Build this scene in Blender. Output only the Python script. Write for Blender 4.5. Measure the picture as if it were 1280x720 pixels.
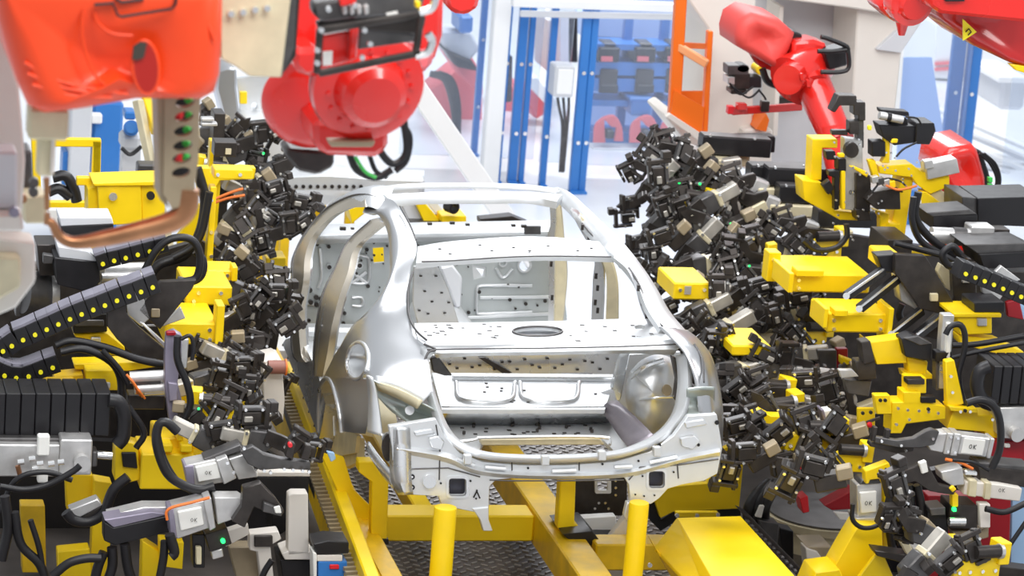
import bpy, bmesh, math, random
from mathutils import Vector, Matrix
from mathutils.geometry import tessellate_polygon
for o in list(bpy.data.objects): bpy.data.objects.remove(o)
random.seed(7)
SC = bpy.context.scene
COL = SC.collection
V = Vector
# ---------------------------------------------------------------- camera
FPX = 4240.0
CAM = V((-3.95, -14.9, 5.85))
_y, _p, _r = math.radians(13.7), math.radians(14.5), math.radians(4.5)
FW = V((math.sin(_y)*math.cos(_p), math.cos(_y)*math.cos(_p), -math.sin(_p)))
_rt = V((math.cos(_y), -math.sin(_y), 0)); _up = _rt.cross(FW)
RT = _rt*math.cos(_r) + _up*math.sin(_r); UP = _up*math.cos(_r) - _rt*math.sin(_r)
cd = bpy.data.cameras.new('camera'); cam = bpy.data.objects.new('camera', cd); COL.objects.link(cam)
M4 = Matrix((RT, UP, -FW)).transposed().to_4x4(); M4.translation = CAM
cam.matrix_world = M4
cd.sensor_width = 36.0; cd.lens = FPX/1280*36.0; cd.clip_end = 300; cd.clip_start = 0.3
cd.dof.use_dof = True; cd.dof.focus_distance = 15.9; cd.dof.aperture_fstop = 4.5
SC.camera = cam
# ---------------------------------------------------------------- world, lights, exposure
w = bpy.data.worlds.new('hall_light'); SC.world = w; w.use_nodes = True
bg = w.node_tree.nodes['Background']; bg.inputs[0].default_value = (0.90, 0.95, 1.0, 1); bg.inputs[1].default_value = 0.42
def area(name, loc, size, sizey, power, target, color=(1, 1, 1)):
    l = bpy.data.lights.new(name, 'AREA'); l.shape = 'RECTANGLE'; l.size = size; l.size_y = sizey; l.energy = power; l.color = color
    o = bpy.data.objects.new(name, l); COL.objects.link(o); o.location = loc
    o.rotation_euler = (V(target)-V(loc)).to_track_quat('-Z', 'Y').to_euler(); return o
area('ceiling_or_fill_lamp', (0.3, 1.8, 6.5), 3.5, 5.0, 200, (0.0, 1.6, 1.0), (0.97, 0.98, 1.0))
area('ceiling_or_fill_lamp', (-3.0, -3.5, 7.0), 4.0, 2.5, 120, (-0.5, 0.5, 1.0), (1.0, 0.98, 0.95))
area('ceiling_or_fill_lamp', (5.0, -2.5, 7.0), 3.0, 3.0, 120, (2.0, 1.0, 1.0), (1.0, 0.98, 0.95))
area('ceiling_or_fill_lamp', (4.0, 13.0, 7.5), 10.0, 5.0, 700, (3.5, 13.0, 0.0), (0.95, 0.97, 1.0))
area('ceiling_or_fill_lamp', (-1.0, -9.0, 8.6), 5.0, 2.0, 300, (0.3, 1.0, 1.0), (1.0, 0.99, 0.97))  # fill light added in front, brightens the sides facing the camera
SC.view_settings.view_transform = 'Standard'; SC.view_settings.look = 'None'
SC.view_settings.gamma = 1.0; SC.view_settings.use_curve_mapping = False; SC.view_settings.exposure = 0.62
# ---------------------------------------------------------------- materials
def mat(name, col, metal=0.0, rough=0.45, noise=0.0, scale=12.0, bump=0.0, coat=0.0, emit=0.0):
    m = bpy.data.materials.new(name); m.use_nodes = True; nt = m.node_tree; b = nt.nodes['Principled BSDF']
    b.inputs['Base Color'].default_value = (*col, 1); b.inputs['Metallic'].default_value = metal
    b.inputs['Roughness'].default_value = rough; b.inputs['Coat Weight'].default_value = coat
    if emit: b.inputs['Emission Color'].default_value = (*col, 1); b.inputs['Emission Strength'].default_value = emit
    if noise or bump:
        tc = nt.nodes.new('ShaderNodeTexCoord'); n = nt.nodes.new('ShaderNodeTexNoise'); n.inputs['Scale'].default_value = scale
        n.inputs['Detail'].default_value = 4; nt.links.new(tc.outputs['Object'], n.inputs['Vector'])
        if noise:
            r = nt.nodes.new('ShaderNodeValToRGB'); e = r.color_ramp.elements
            e[0].position = 0.3; e[1].position = 0.7
            e[0].color = (*[max(0, c*(1-noise)) for c in col], 1); e[1].color = (*[min(1, c*(1+noise*0.5)) for c in col], 1)
            nt.links.new(n.outputs['Fac'], r.inputs[0]); nt.links.new(r.outputs[0], b.inputs['Base Color'])
            mr = nt.nodes.new('ShaderNodeMapRange'); mr.inputs[3].default_value = max(0.05, rough-0.08); mr.inputs[4].default_value = rough+0.1
            nt.links.new(n.outputs['Fac'], mr.inputs[0]); nt.links.new(mr.outputs[0], b.inputs['Roughness'])
        if bump:
            bp = nt.nodes.new('ShaderNodeBump'); bp.inputs['Strength'].default_value = bump; bp.inputs['Distance'].default_value = 0.01
            nt.links.new(n.outputs['Fac'], bp.inputs['Height']); nt.links.new(bp.outputs[0], b.inputs['Normal'])
    return m
STEEL = mat('body_steel', (0.78, 0.79, 0.80), 0.85, 0.28, 0.05, 5, 0.03)
STEELW = mat('galvanised_sheet', (0.74, 0.755, 0.77), 0.55, 0.38, 0.05, 9, 0.03)
PANEL = mat('pressed_panel_steel', (0.62, 0.625, 0.64), 0.93, 0.30)
YEL = mat('yellow_paint', (0.96, 0.66, 0.0), 0.0, 0.45, 0.05, 6, coat=0.12)
YELD = mat('worn_yellow_paint', (0.80, 0.50, 0.004), 0.0, 0.45, 0.22, 8, coat=0.2)
BLK = mat('black_plastic', (0.009, 0.008, 0.010), 0.0, 0.42, 0.2, 20)
DRK = mat('burnished_steel', (0.055, 0.047, 0.043), 0.5, 0.36, 0.35, 14)
GRY = mat('grey_steel', (0.12, 0.115, 0.115), 0.6, 0.42, 0.3, 14)
ALU = mat('cast_aluminium', (0.66, 0.65, 0.64), 0.65, 0.38, 0.18, 12)
TAN = mat('tan_coated_metal', (0.70, 0.62, 0.42), 0.15, 0.45, 0.15, 10)
TAND = mat('dark_tan_metal', (0.36, 0.29, 0.19), 0.25, 0.45, 0.15, 10)
CRM = mat('cream_paint', (0.76, 0.71, 0.65), 0.0, 0.5, 0.05, 3)
WHT = mat('white_paint', (0.84, 0.84, 0.84), 0.0, 0.45, 0.03, 3)
GRW = mat('light_grey_paint', (0.62, 0.63, 0.66), 0.0, 0.5, 0.05, 3)
RED = mat('robot_red_paint', (0.74, 0.018, 0.012), 0.0, 0.25, 0.05, 3, coat=0.6)
ORR = mat('orange_red_cover', (0.86, 0.060, 0.006), 0.0, 0.42, 0.04, 3, coat=0.15)
DRED = mat('dark_red_paint', (0.32, 0.004, 0.012), 0.0, 0.4, 0.1, 3)
ORG = mat('orange_paint', (0.85, 0.16, 0.01), 0.0, 0.4)
BLU = mat('blue_paint', (0.03, 0.19, 0.56), 0.0, 0.4, 0.08, 4, coat=0.2)
PURP = mat('violet_anodised_metal', (0.30, 0.27, 0.35), 0.4, 0.4, 0.1, 10)
COP = mat('copper', (0.46, 0.22, 0.11), 0.85, 0.34, 0.3, 8)
GRN = mat('green_led', (0.02, 0.9, 0.15), emit=1.6)
GRNP = mat('green_plastic', (0.05, 0.55, 0.08), 0, 0.4)
REDP = mat('red_plastic', (0.75, 0.02, 0.03), 0, 0.35)
ORC = mat('orange_cable', (0.85, 0.20, 0.03), 0, 0.5)
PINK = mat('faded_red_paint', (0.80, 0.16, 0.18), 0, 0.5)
STK = mat('white_sticker', (0.85, 0.84, 0.80), 0, 0.6)
INK = mat('black_ink', (0.01, 0.01, 0.01), 0, 0.6)
YDOT = mat('yellow_plastic', (0.95, 0.85, 0.02), 0, 0.4)
CHR = mat('bright_bolt_steel', (0.85, 0.85, 0.85), 0.9, 0.22)
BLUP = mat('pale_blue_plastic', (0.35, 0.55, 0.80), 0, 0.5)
def glass(name, tint, amount):
    m = bpy.data.materials.new(name); m.use_nodes = True; nt = m.node_tree; nt.nodes.clear()
    o = nt.nodes.new('ShaderNodeOutputMaterial'); t = nt.nodes.new('ShaderNodeBsdfTransparent'); t.inputs[0].default_value = (*tint, 1)
    g = nt.nodes.new('ShaderNodeBsdfGlossy'); g.inputs['Roughness'].default_value = 0.12; d = nt.nodes.new('ShaderNodeBsdfDiffuse'); d.inputs[0].default_value = (0.8, 0.85, 0.95, 1)
    m1 = nt.nodes.new('ShaderNodeMixShader'); m1.inputs[0].default_value = amount; m2 = nt.nodes.new('ShaderNodeMixShader'); lw = nt.nodes.new('ShaderNodeFresnel'); lw.inputs[0].default_value = 1.4
    nt.links.new(t.outputs[0], m1.inputs[1]); nt.links.new(d.outputs[0], m1.inputs[2]); nt.links.new(lw.outputs[0], m2.inputs[0])
    nt.links.new(m1.outputs[0], m2.inputs[1]); nt.links.new(g.outputs[0], m2.inputs[2]); nt.links.new(m2.outputs[0], o.inputs[0]); return m
GLS = glass('clear_polycarbonate', (0.93, 0.96, 1.0), 0.10)
# ---------------------------------------------------------------- pixel ray -> point on a real plane
def U(px, py, x=None, y=None, z=None):
    D = FW + RT*((px-640)/FPX) + UP*((360-py)/FPX)
    t = (x-CAM.x)/D.x if x is not None else (y-CAM.y)/D.y if y is not None else (z-CAM.z)/D.z
    return CAM + D*t
def lerp_tab(z, zs, xs):
    if z <= zs[0]: return xs[0]
    for i in range(len(zs)-1):
        if z <= zs[i+1]: return xs[i]+(xs[i+1]-xs[i])*(z-zs[i])/(zs[i+1]-zs[i])
    return xs[-1]
def gside(z): return lerp_tab(z, [.7, 1.0, 1.35, 1.5, 1.65, 1.75], [-.88, -.92, -.90, -.80, -.67, -.56])
def G(px, py, s=1):            # point on the car's curved flank
    D = FW + RT*((px-640)/FPX) + UP*((360-py)/FPX)
    t = 11.0; last = None
    while t < 22:
        P = CAM + D*t; e = s*P.x - gside(P.z)
        if last is not None and (e > 0) != (last > 0):
            lo, hi = t-.02, t
            for _ in range(18):
                mid = (lo+hi)/2; Q = CAM+D*mid; em = s*Q.x-gside(Q.z)
                if (em > 0) == (last > 0): lo = mid
                else: hi = mid
            return CAM + D*hi
        last = e; t += 0.02
    return CAM + D*16
def sc(y): return (y-CAM.y)*1.0/FPX*1.03      # metres per pixel at depth y
def cat(pts, n):                # Catmull-Rom resample by length
    pts = [V(p) for p in pts]
    if len(pts) == 2: return [pts[0].lerp(pts[1], i/(n-1)) for i in range(n)]
    P = [pts[0]*2-pts[1]] + pts + [pts[-1]*2-pts[-2]]
    out = []
    for i in range(1, len(P)-2):
        for k in range(12):
            t = k/12; a, b, c, d = P[i-1], P[i], P[i+1], P[i+2]
            out.append(0.5*((2*b)+(c-a)*t+(2*a-5*b+4*c-d)*t*t+(3*b-a-3*c+d)*t**3))
    out.append(pts[-1])
    L = [0]
    for i in range(1, len(out)): L.append(L[-1]+(out[i]-out[i-1]).length)
    res = []; j = 0
    for i in range(n):
        s = L[-1]*i/(n-1)
        while j < len(L)-2 and L[j+1] < s: j += 1
        d = L[j+1]-L[j]; res.append(out[j].lerp(out[j+1], (s-L[j])/d if d > 1e-9 else 0))
    return res
class MB:
    def __init__(s): s.v = []; s.f = []
    def add(s, vs, fs, M=None):
        o = len(s.v); s.v += [tuple(M @ V(p)) if M else tuple(p) for p in vs]; s.f += [tuple(i+o for i in f) for f in fs]; return s
    def box(s, c, sz, M=None, ch=0.0, R=None):
        a, b, d = sz[0]/2, sz[1]/2, sz[2]/2; c = V(c)
        if ch:      # chamfered: three-ring hull
            vs = []; 
            for sx in (-1, 1):
                for sy in (-1, 1):
                    for sz_ in (-1, 1):
                        vs += [V((sx*a, sy*(b-ch), sz_*(d-ch))), V((sx*(a-ch), sy*b, sz_*(d-ch))), V((sx*(a-ch), sy*(b-ch), sz_*d))]
            bm = bmesh.new(); bv = [bm.verts.new(p) for p in vs]; bmesh.ops.convex_hull(bm, input=bv); 
            bmesh.ops.dissolve_limit(bm, angle_limit=0.02, verts=bm.verts, edges=bm.edges)
            bm.verts.index_update(); vs = [v.co.copy() for v in bm.verts]; fs = [[v.index for v in f.verts] for f in bm.faces]; bm.free()
        else:
            vs = [V((x, y, z)) for x in (-a, a) for y in (-b, b) for z in (-d, d)]
            fs = [(0, 1, 3, 2), (4, 6, 7, 5), (0, 4, 5, 1), (2, 3, 7, 6), (0, 2, 6, 4), (1, 5, 7, 3)]
        vs = [(R @ p if R else p)+c for p in vs]
        return s.add(vs, fs, M)
    def prism(s, pts, off, holes=(), M=None):
        loops = [[V(p) for p in pts]]+[[V(p) for p in h] for h in holes]; off = V(off)
        tri = tessellate_polygon(loops); flat = [p for l in loops for p in l]; n = len(flat)
        fs = [tuple(t) for t in tri]+[tuple(i+n for i in reversed(t)) for t in tri]; o = 0
        for l in loops:
            m = len(l)
            fs += [(o+i, o+(i+1) % m, n+o+(i+1) % m, n+o+i) for i in range(m)]; o += m
        return s.add(flat+[p+off for p in flat], fs, M)
    def pp(s, pix, y, th=0.03, holes=()):        # outline on the upright plane y, real thickness backwards
        return s.prism([U(a, b, y=y) for a, b in pix], (0, th, 0), [[U(a, b, y=y) for a, b in h] for h in holes])
    def pz(s, pix, z, th=0.03, holes=()):        # outline on a level plane
        return s.prism([U(a, b, z=z) for a, b in pix], (0, 0, -th), [[U(a, b, z=z) for a, b in h] for h in holes])
    def px(s, pix, x, th=0.03, holes=()):
        return s.prism([U(a, b, x=x) for a, b in pix], (th, 0, 0), [[U(a, b, x=x) for a, b in h] for h in holes])
    def bar(s, a, b, w_, h, up=(0, 0, 1), ch=0.0, M=None):
        a, b = V(a), V(b); d = b-a; L = d.length
        if L < 1e-6: return s
        X = d.normalized(); Z = V(up)-X*X.dot(V(up))
        if Z.length < 1e-3: Z = V((0, 1, 0))-X*X.y
        Z.normalize(); Y = Z.cross(X); R = Matrix((X, Y, Z)).transposed()
        return s.box((a+b)/2, (L, w_, h), M, ch, R)
    def cyl(s, a, b, r, r2=None, seg=16, M=None, cap=True, inner=None):
        a, b = V(a), V(b); r2 = r if r2 is None else r2; X = (b-a).normalized()
        t = V((0, 0, 1)) if abs(X.z) < 0.9 else V((1, 0, 0)); A = X.cross(t).normalized(); B = X.cross(A)
        cs = [A*math.cos(2*math.pi*i/seg)+B*math.sin(2*math.pi*i/seg) for i in range(seg)]
        vs = [a+c*r for c in cs]+[b+c*r2 for c in cs]
        fs = [(i, (i+1) % seg, seg+(i+1) % seg, seg+i) for i in range(seg)]
        if inner:
            vs += [a+c*inner for c in cs]+[b+c*inner for c in cs]; S = seg
            fs += [(2*S+i, 3*S+i, 3*S+(i+1) % S, 2*S+(i+1) % S) for i in range(S)]
            fs += [(i, 2*S+i, 2*S+(i+1) % S, (i+1) % S) for i in range(S)]+[(S+i, S+(i+1) % S, 3*S+(i+1) % S, 3*S+i) for i in range(S)]
        elif cap: fs += [tuple(range(seg))[::-1], tuple(range(seg, 2*seg))]
        return s.add(vs, fs, M)
    def lathe(s, a, b, prof, seg=24, M=None):     # prof = [(t along a->b in metres, radius)]
        a, b = V(a), V(b); X = (b-a).normalized(); t = V((0, 0, 1)) if abs(X.z) < 0.9 else V((1, 0, 0)); A = X.cross(t).normalized(); B = X.cross(A)
        vs = []; fs = []
        for t_, r in prof: vs += [a+X*t_+(A*math.cos(2*math.pi*i/seg)+B*math.sin(2*math.pi*i/seg))*r for i in range(seg)]
        for k in range(len(prof)-1): fs += [(k*seg+i, k*seg+(i+1) % seg, (k+1)*seg+(i+1) % seg, (k+1)*seg+i) for i in range(seg)]
        fs += [tuple(range(seg))[::-1], tuple(range((len(prof)-1)*seg, len(prof)*seg))]
        return s.add(vs, fs, M)
    def tube(s, pts, r, seg=8, n=None, smooth=True, M=None):
        pts = [V(p) for p in pts]
        if smooth: pts = cat(pts, n or max(8, 5*len(pts)))
        A = None; vs = []; fs = []
        for i, p in enumerate(pts):
            X = (pts[min(i+1, len(pts)-1)]-pts[max(i-1, 0)]).normalized()
            if A is None: A = X.cross(V((0, 0, 1)) if abs(X.z) < 0.9 else V((1, 0, 0)))
            A = (A-X*A.dot(X)).normalized(); B = X.cross(A)
            vs += [p+(A*math.cos(2*math.pi*k/seg)+B*math.sin(2*math.pi*k/seg))*r for k in range(seg)]
        for i in range(len(pts)-1): fs += [(i*seg+k, i*seg+(k+1) % seg, (i+1)*seg+(k+1) % seg, (i+1)*seg+k) for k in range(seg)]
        fs += [tuple(range(seg))[::-1], tuple(range((len(pts)-1)*seg, len(pts)*seg))]
        return s.add(vs, fs, M)
    def loft(s, lines, n=24, closed=False, cut=None, m=None, resample=True):
        L = [cat(l, n) for l in lines] if resample else lines
        if m:                    # smooth across as well
            T = [cat([l[i] for l in L], m) for i in range(n)]; L = [[T[i][k] for i in range(n)] for k in range(m)]
        vs = [p for l in L for p in l]; k = len(L); fs = []
        for j in range(k if closed else k-1):
            for i in range(n-1):
                q = (j*n+i, j*n+i+1, ((j+1) % k)*n+i+1, ((j+1) % k)*n+i)
                if cut and cut(sum((vs[t] for t in q), V())/4): continue
                fs.append(q)
        if closed: fs += [tuple(j*n for j in range(k)), tuple(j*n+n-1 for j in reversed(range(k)))]
        return s.add(vs, fs)
    def build(s, name, m, parent=None, bev=0.0, solid=0.0, smooth=35, sub=0, relax=0):
        me = bpy.data.meshes.new(name); base = V(parent['_w']) if parent and '_w' in parent else V()
        bm = bmesh.new(); vv = [bm.verts.new(V(p)-base) for p in s.v]
        for f in s.f:
            try: bm.faces.new([vv[i] for i in f])
            except ValueError: pass
        bmesh.ops.recalc_face_normals(bm, faces=bm.faces)
        if bev:
            es = [e for e in bm.edges if len(e.link_faces) == 2 and e.calc_face_angle(0) > 0.6]
            try: bmesh.ops.bevel(bm, geom=es, offset=bev, segments=1, affect='EDGES', clamp_overlap=True)
            except Exception: pass
        if relax:
            iv = [v for v in bm.verts if not v.is_boundary]
            for _ in range(relax): bmesh.ops.smooth_vert(bm, verts=iv, factor=.5, use_axis_x=True, use_axis_y=True, use_axis_z=True)
        bm.to_mesh(me); bm.free(); me.materials.append(m)
        if smooth:
            me.polygons.foreach_set('use_smooth', [True]*len(me.polygons)); me.set_sharp_from_angle(angle=math.radians(smooth))
        o = bpy.data.objects.new(name, me); COL.objects.link(o)
        if name.split('_')[-1] in ('hole', 'bolt', 'slot', 'bead', 'swage', 'stud', 'hinge_tab', 'stroke', 'crossmember', 'rib', 'plug'): o['kind'] = 'stuff'
        if parent: o.parent = parent; o['_w'] = parent.get('_w', (0, 0, 0)) if '_w' in parent else (0, 0, 0)
        if sub: md = o.modifiers.new('sub', 'SUBSURF'); md.levels = sub; md.render_levels = sub
        if solid: md = o.modifiers.new('sol', 'SOLIDIFY'); md.thickness = solid; md.offset = 0
        return o
def thing(name, label, catg, loc=(0, 0, 0), group=None):
    o = bpy.data.objects.new(name, None); COL.objects.link(o); o.location = loc; o['_w'] = tuple(loc)
    o['label'] = label; o['category'] = catg; o.empty_display_size = 0.1
    if group: o['group'] = group
    return o
def tag(o, label, catg, group=None, kind=None):
    o['label'] = label; o['category'] = catg
    if group: o['group'] = group
    if kind: o['kind'] = kind
    return o
def struct(o): o['kind'] = 'structure'; return o
def ell(cx, cy, rx, ry, n=20, a=0):
    ca, sa = math.cos(a), math.sin(a)
    return [(cx+rx*math.cos(t)*ca-ry*math.sin(t)*sa, cy+rx*math.cos(t)*sa+ry*math.sin(t)*ca) for t in [2*math.pi*i/n for i in range(n)]]
def rrect(x0, y0, x1, y1, r=3):
    out = []
    for cx, cy, a0 in ((x1-r, y0+r, -90), (x1-r, y1-r, 0), (x0+r, y1-r, 90), (x0+r, y0+r, 180)):
        for k in range(4): a = math.radians(a0+30*k); out.append((cx+r*math.cos(a), cy+r*math.sin(a)))
    return out

def PT(par, name, m, pix_, y, th=.05, bev=.004, holes=()): return MB().pp(pix_, y, th, holes).build(name, m, par, bev=bev)
def R4(x0, y0, x1, y1, sk=0): return [(x0+sk, y0), (x1+sk, y0), (x1, y1), (x0, y1)]
def BX(par, name, m, x0, y0, x1, y1, y, depth, bev=.004, top=None):
    """box whose front face covers a pixel rectangle on plane y"""
    a = U((x0+x1)/2, (y0+y1)/2, y=y); s_ = (U(x1, (y0+y1)/2, y=y)-U(x0, (y0+y1)/2, y=y)).length; h_ = (U((x0+x1)/2, y0, y=y)-U((x0+x1)/2, y1, y=y)).length
    return MB().box(a+V((0, depth/2, 0)), (s_, depth, h_), ch=bev).build(name, m, par)
def HOSE(pts, r, y, m=None, label=None, par=None, name='hose', grp=None):
    P3 = [U(p[0], p[1], y=(p[2] if len(p) > 2 else y)) for p in pts]
    o = MB().tube(P3, r, 8).build(name, m or BLK, par, smooth=80)
    if not par: tag(o, label, 'hose', grp)
    return o
def pillow(outl, y, depth, rnd, steps=4):
    """closed cover: outline on plane y+depth, front rounded towards the viewer"""
    P = [U(a, b, y=y+rnd) for a, b in outl]; c = sum(P, V())/len(P); loops = [[p+V((0, depth, 0)) for p in P]]
    for k in range(steps+1):
        t = math.pi/2*k/steps; ins = rnd*(1-math.cos(t))
        loops.append([p+(c-p).normalized()*ins+V((0, -rnd*math.sin(t), 0)) for p in P])
    for q in (.5, .15): loops.append([p.lerp(c, 1-q)+V((0, -rnd*.03, 0)) for p in loops[-1 if q == .5 else -2]])
    m = MB(); n = len(P); m.v = [tuple(p) for l in loops for p in l]
    for j in range(len(loops)-1): m.f += [(j*n+i, j*n+(i+1) % n, (j+1)*n+(i+1) % n, (j+1)*n+i) for i in range(n)]
    m.f += [tuple(range(n))[::-1], tuple(range((len(loops)-1)*n, len(loops)*n))]
    return m
def LEG(t, px_, py, y, w_=.06, m=None):
    p = U(px_, py, y=y); return MB().box((p.x, p.y+.03, p.z/2), (w_, w_, p.z), ch=.004).build('support_leg', m or GRY, t)
def dup(root, loc, rot, scl=1.0, label=None, group=None):
    r = root.copy(); COL.objects.link(r); r.location = loc; r.rotation_euler = rot; r.scale = (scl,)*3 if not isinstance(scl, tuple) else scl
    if label: r['label'] = label
    if group: r['group'] = group
    for ch in root.children:
        c = ch.copy(); COL.objects.link(c); c.parent = r
        for g_ in ch.children: d_ = g_.copy(); COL.objects.link(d_); d_.parent = c
    return r
# ================================================================ SETTING
def yz(pts, **k): return [U(a, b, **k) for a, b in pts]
floor = MB().box((4, 14, -0.05), (60, 90, 0.1)).build('floor', mat('pale_epoxy_floor', (0.80, 0.82, 0.86), 0, 0.22, 0.05, 1.2), smooth=0); struct(floor)
wb = MB().box((6, 34, 5), (60, 0.3, 11)).build('wall_back', WHT, smooth=0); struct(wb)
# ================================================================ CAR BODY
car = thing('car_body', 'bare silver sheet-metal saloon car body shell on yellow skid', 'car body', (0, 1.5, 0.5))
def Y(a, b, y): return U(a, b, y=y)
def inb(L, dx, dy=0.0, dz=0.0): return [V(p)+V((dx, dy, dz)) for p in L]
# left side ring: front pillar and roof rail
Ao = [G(*q) for q in [(372, 452), (366, 440), (363, 391), (363, 351), (365, 321), (386, 284), (413, 254), (444, 237)]]+[U(462, 234, z=1.76), U(478, 238, z=1.76)]
Ai = [G(*q) for q in [(383, 452), (377, 440), (374, 391), (380, 351), (382, 321), (391, 296), (413, 272), (437, 260)]]+[U(458, 258, z=1.73), U(474, 262, z=1.73)]
side = MB().loft([Ao, [a.lerp(b, .5)+V((-.018, -.01, .012)) for a, b in zip(Ao, Ai)], Ai, inb(Ai, .05, .05), inb(Ao, .07, .06)], 48, True)
# b pillar
Bo = [G(*q) for q in [(464, 274), (438, 299), (419, 333), (403, 364), (395, 403), (392, 440), (393, 470)]]
Bi = [G(*q) for q in [(480, 278), (445, 309), (435, 342), (424, 373), (415, 410), (410, 440), (404, 470)]]
side.loft([Bo, [a.lerp(b, .5)+V((-.02, -.012, .004)) for a, b in zip(Bo, Bi)], Bi, inb(Bi, .05, .05), inb(Bo, .07, .06)], 40, True)
# rocker
Ro = [G(*q) for q in [(353, 430), (366, 462), (382, 502), (399, 548)]]
Rm = [G(*q) for q in [(357, 424), (371, 450), (387, 487), (403, 530)]]
Ri = inb([G(*q) for q in [(365, 420), (380, 440), (393, 470), (402, 505)]], 0.02)
side.loft([Ro, Rm, Ri, inb(Ri, .1), inb(Ro, .1)], 30, True)
side.build('side_frame', STEEL, car, smooth=60)
STEELREFL = mat('steel_with_yellow_reflection', (.56, .51, .43), .75, .33, .08, 6)  # bare steel with its yellow reflection put into the base colour
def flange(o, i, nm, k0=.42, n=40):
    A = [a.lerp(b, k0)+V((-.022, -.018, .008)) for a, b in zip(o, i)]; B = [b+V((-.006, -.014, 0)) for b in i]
    MB().loft([A, [p.lerp(q, .5)+V((-.002, -.004, 0)) for p, q in zip(A, B)], B, inb(B, .04, .03), inb(A, .03, .03)], n, True).build(nm, STEELREFL, car, smooth=50)
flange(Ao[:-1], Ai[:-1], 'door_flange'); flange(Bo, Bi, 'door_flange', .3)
MB().tube([p.lerp(q, .42)+V((-.024, -.02, .008)) for p, q in zip(Ao, Ai)], .006, 6, 50).build('seal_groove', GRY, car, smooth=80)
MB().tube([p.lerp(q, .30)+V((-.026, -.02, .004)) for p, q in zip(Bo, Bi)], .005, 6, 40).build('seal_groove', GRY, car, smooth=80)
# rear quarter with c pillar
CL = [(449, 259), (462, 262), (474, 270), (484, 290), (487, 321), (486, 348), (474, 373), (459, 391), (441, 406), (426, 431), (418, 444), (411, 458), (404, 471)]
CRt = [(466, 236, 2.55), (486, 243, 2.2), (499, 260, 1.95), (511, 281, 1.65), (521, 309, 1.38), (514, 335, 1.2), (510, 356, 1.05), (508, 376, .93), (509, 395, .8), (518, 416, .66), (529, 432, .5), (536, 455, .32), (541, 490, .2)]
rows = []
for i, (l, r) in enumerate(zip(CL, CRt)):
    a = G(*l) if i > 1 else U(*l, z=1.73); b = Y(*r)
    if i < 2: a = a+V((.02, 0, -.03)); b = b+V((.02, 0, -.03))
    if i < 9:
        mid = a.lerp(b, .5); k = [0, .012, .03][i] if i < 3 else .045
        mid += V((-.6, -.5, .55)).normalized()*k
        rows.append([a, a.lerp(mid, .5)+V((-.006, 0, .006)), mid, b])
    else:
        f_ = (i-8)/4; mx = 455+4*f_; my = l[1]*(1-.45)+r[1]*.45 if i < 12 else 473
        m1 = G(mx, my); m2 = m1.lerp(b, .55)+V((-.06, -.05, .0))
        rows.append([a, a.lerp(m1, .5)+V((-.01, 0, 0)), m1, m2, b])
fx, fy = 447, 451
def pix(p):
    d = V(p)-CAM; w_ = d.dot(FW); return 640+FPX*d.dot(RT)/w_, 360-FPX*d.dot(UP)/w_
def incut(p):
    a, b = pix(p); return ((a-fx+(b-fy)*.12)/13.5)**2+((b-fy)/23)**2 < 1
MB().loft(rows, 60, m=90, cut=incut).build('quarter_panel', PANEL, car, smooth=80, relax=14)
rim = [G(x, y) for x, y in ell(fx, fy, 13.2, 23, 28, .1)]
fp = MB().tube(rim+[rim[0]], .011, 8, 60); fp.build('fuel_filler_rim', STEEL, car, smooth=60)
cup = MB(); c_ = G(fx, fy); r2 = [p.lerp(c_, .12)+V((.07, .0, 0)) for p in rim]
cup.loft([rim+[rim[0]], r2+[r2[0]], [p.lerp(c_, .5)+V((.05, 0, 0)) for p in r2+[r2[0]]]], 40); cup.build('fuel_filler_pocket', STEEL, car, smooth=60)
# lower flank behind the wheel arch
lw = [[G(*q) for q in r] for r in [[(404, 471), (430, 472), (459, 474)], [(413, 480), (438, 484), (461, 490)], [(420, 498), (441, 503), (461, 510)], [(425, 519), (443, 523), (460, 527)], [(427, 539), (442, 541), (457, 542)]]]
MB().loft(lw, 24, m=24).build('flank_panel', PANEL, car, smooth=80, relax=4)
arch = [G(*q) for q in [(398, 540), (398, 500), (401, 481), (408, 473), (415, 480), (421, 500), (425, 520), (427, 540)]]
MB().tube(arch, .012, 8, 50).build('wheel_arch_lip', STEEL, car, smooth=60)
wh = MB().loft([arch, inb(arch, .16, .0, -.0), inb(arch, .3, .05, -.04)], 40)
wh.px([(398, 500), (404, 478), (415, 482), (424, 515), (446, 545), (444, 566), (425, 570), (402, 560)], -.80, .02)
wh.px([(405, 538), (446, 548), (446, 578), (428, 586), (405, 562)], -.78, .04)
wh.build('wheel_housing', TAN, car, smooth=50)
wd = MB().tube([U(*q, x=-.83) for q in [(418, 520), (419, 545)]], .008, 6)
wd.tube([U(*q, x=-.83) for q in [(413, 510), (428, 512)]], .005, 6)
wd.build('housing_bead', STEEL, car)
# taillight pocket
tp = MB().loft([[Y(459, 470, .30), Y(472, 478, .24), Y(526, 503, .14), Y(543, 512, .12)], [Y(462, 482, .34), Y(478, 490, .33), Y(520, 512, .28), Y(545, 522, .18)], [Y(470, 494, .34), Y(490, 515, .30), Y(515, 530, .2), Y(548, 533, .12)]], 24, m=12)
tp.build('tail_lamp_pocket', mat('sheared_dull_steel', (.55, .60, .57), .6, .35, .2, 8), car, smooth=60, solid=.006)
MB().cyl(Y(512, 513, .2), Y(512, 513, .18), .022).build('pocket_plug', STEELW, car)
tf = MB().loft([[Y(459, 469, .28), Y(461, 500, .25), Y(460, 540, .22)], [Y(465, 472, .2), Y(472, 500, .2), Y(478, 545, .16)]], 20)
tf.loft([[Y(470, 470, .3), Y(500, 476, .22), Y(540, 490, .15)], [Y(470, 478, .26), Y(500, 487, .19), Y(528, 503, .12)]], 20)
tf.build('lamp_flange', STEELW, car, solid=.012, smooth=60)
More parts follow.
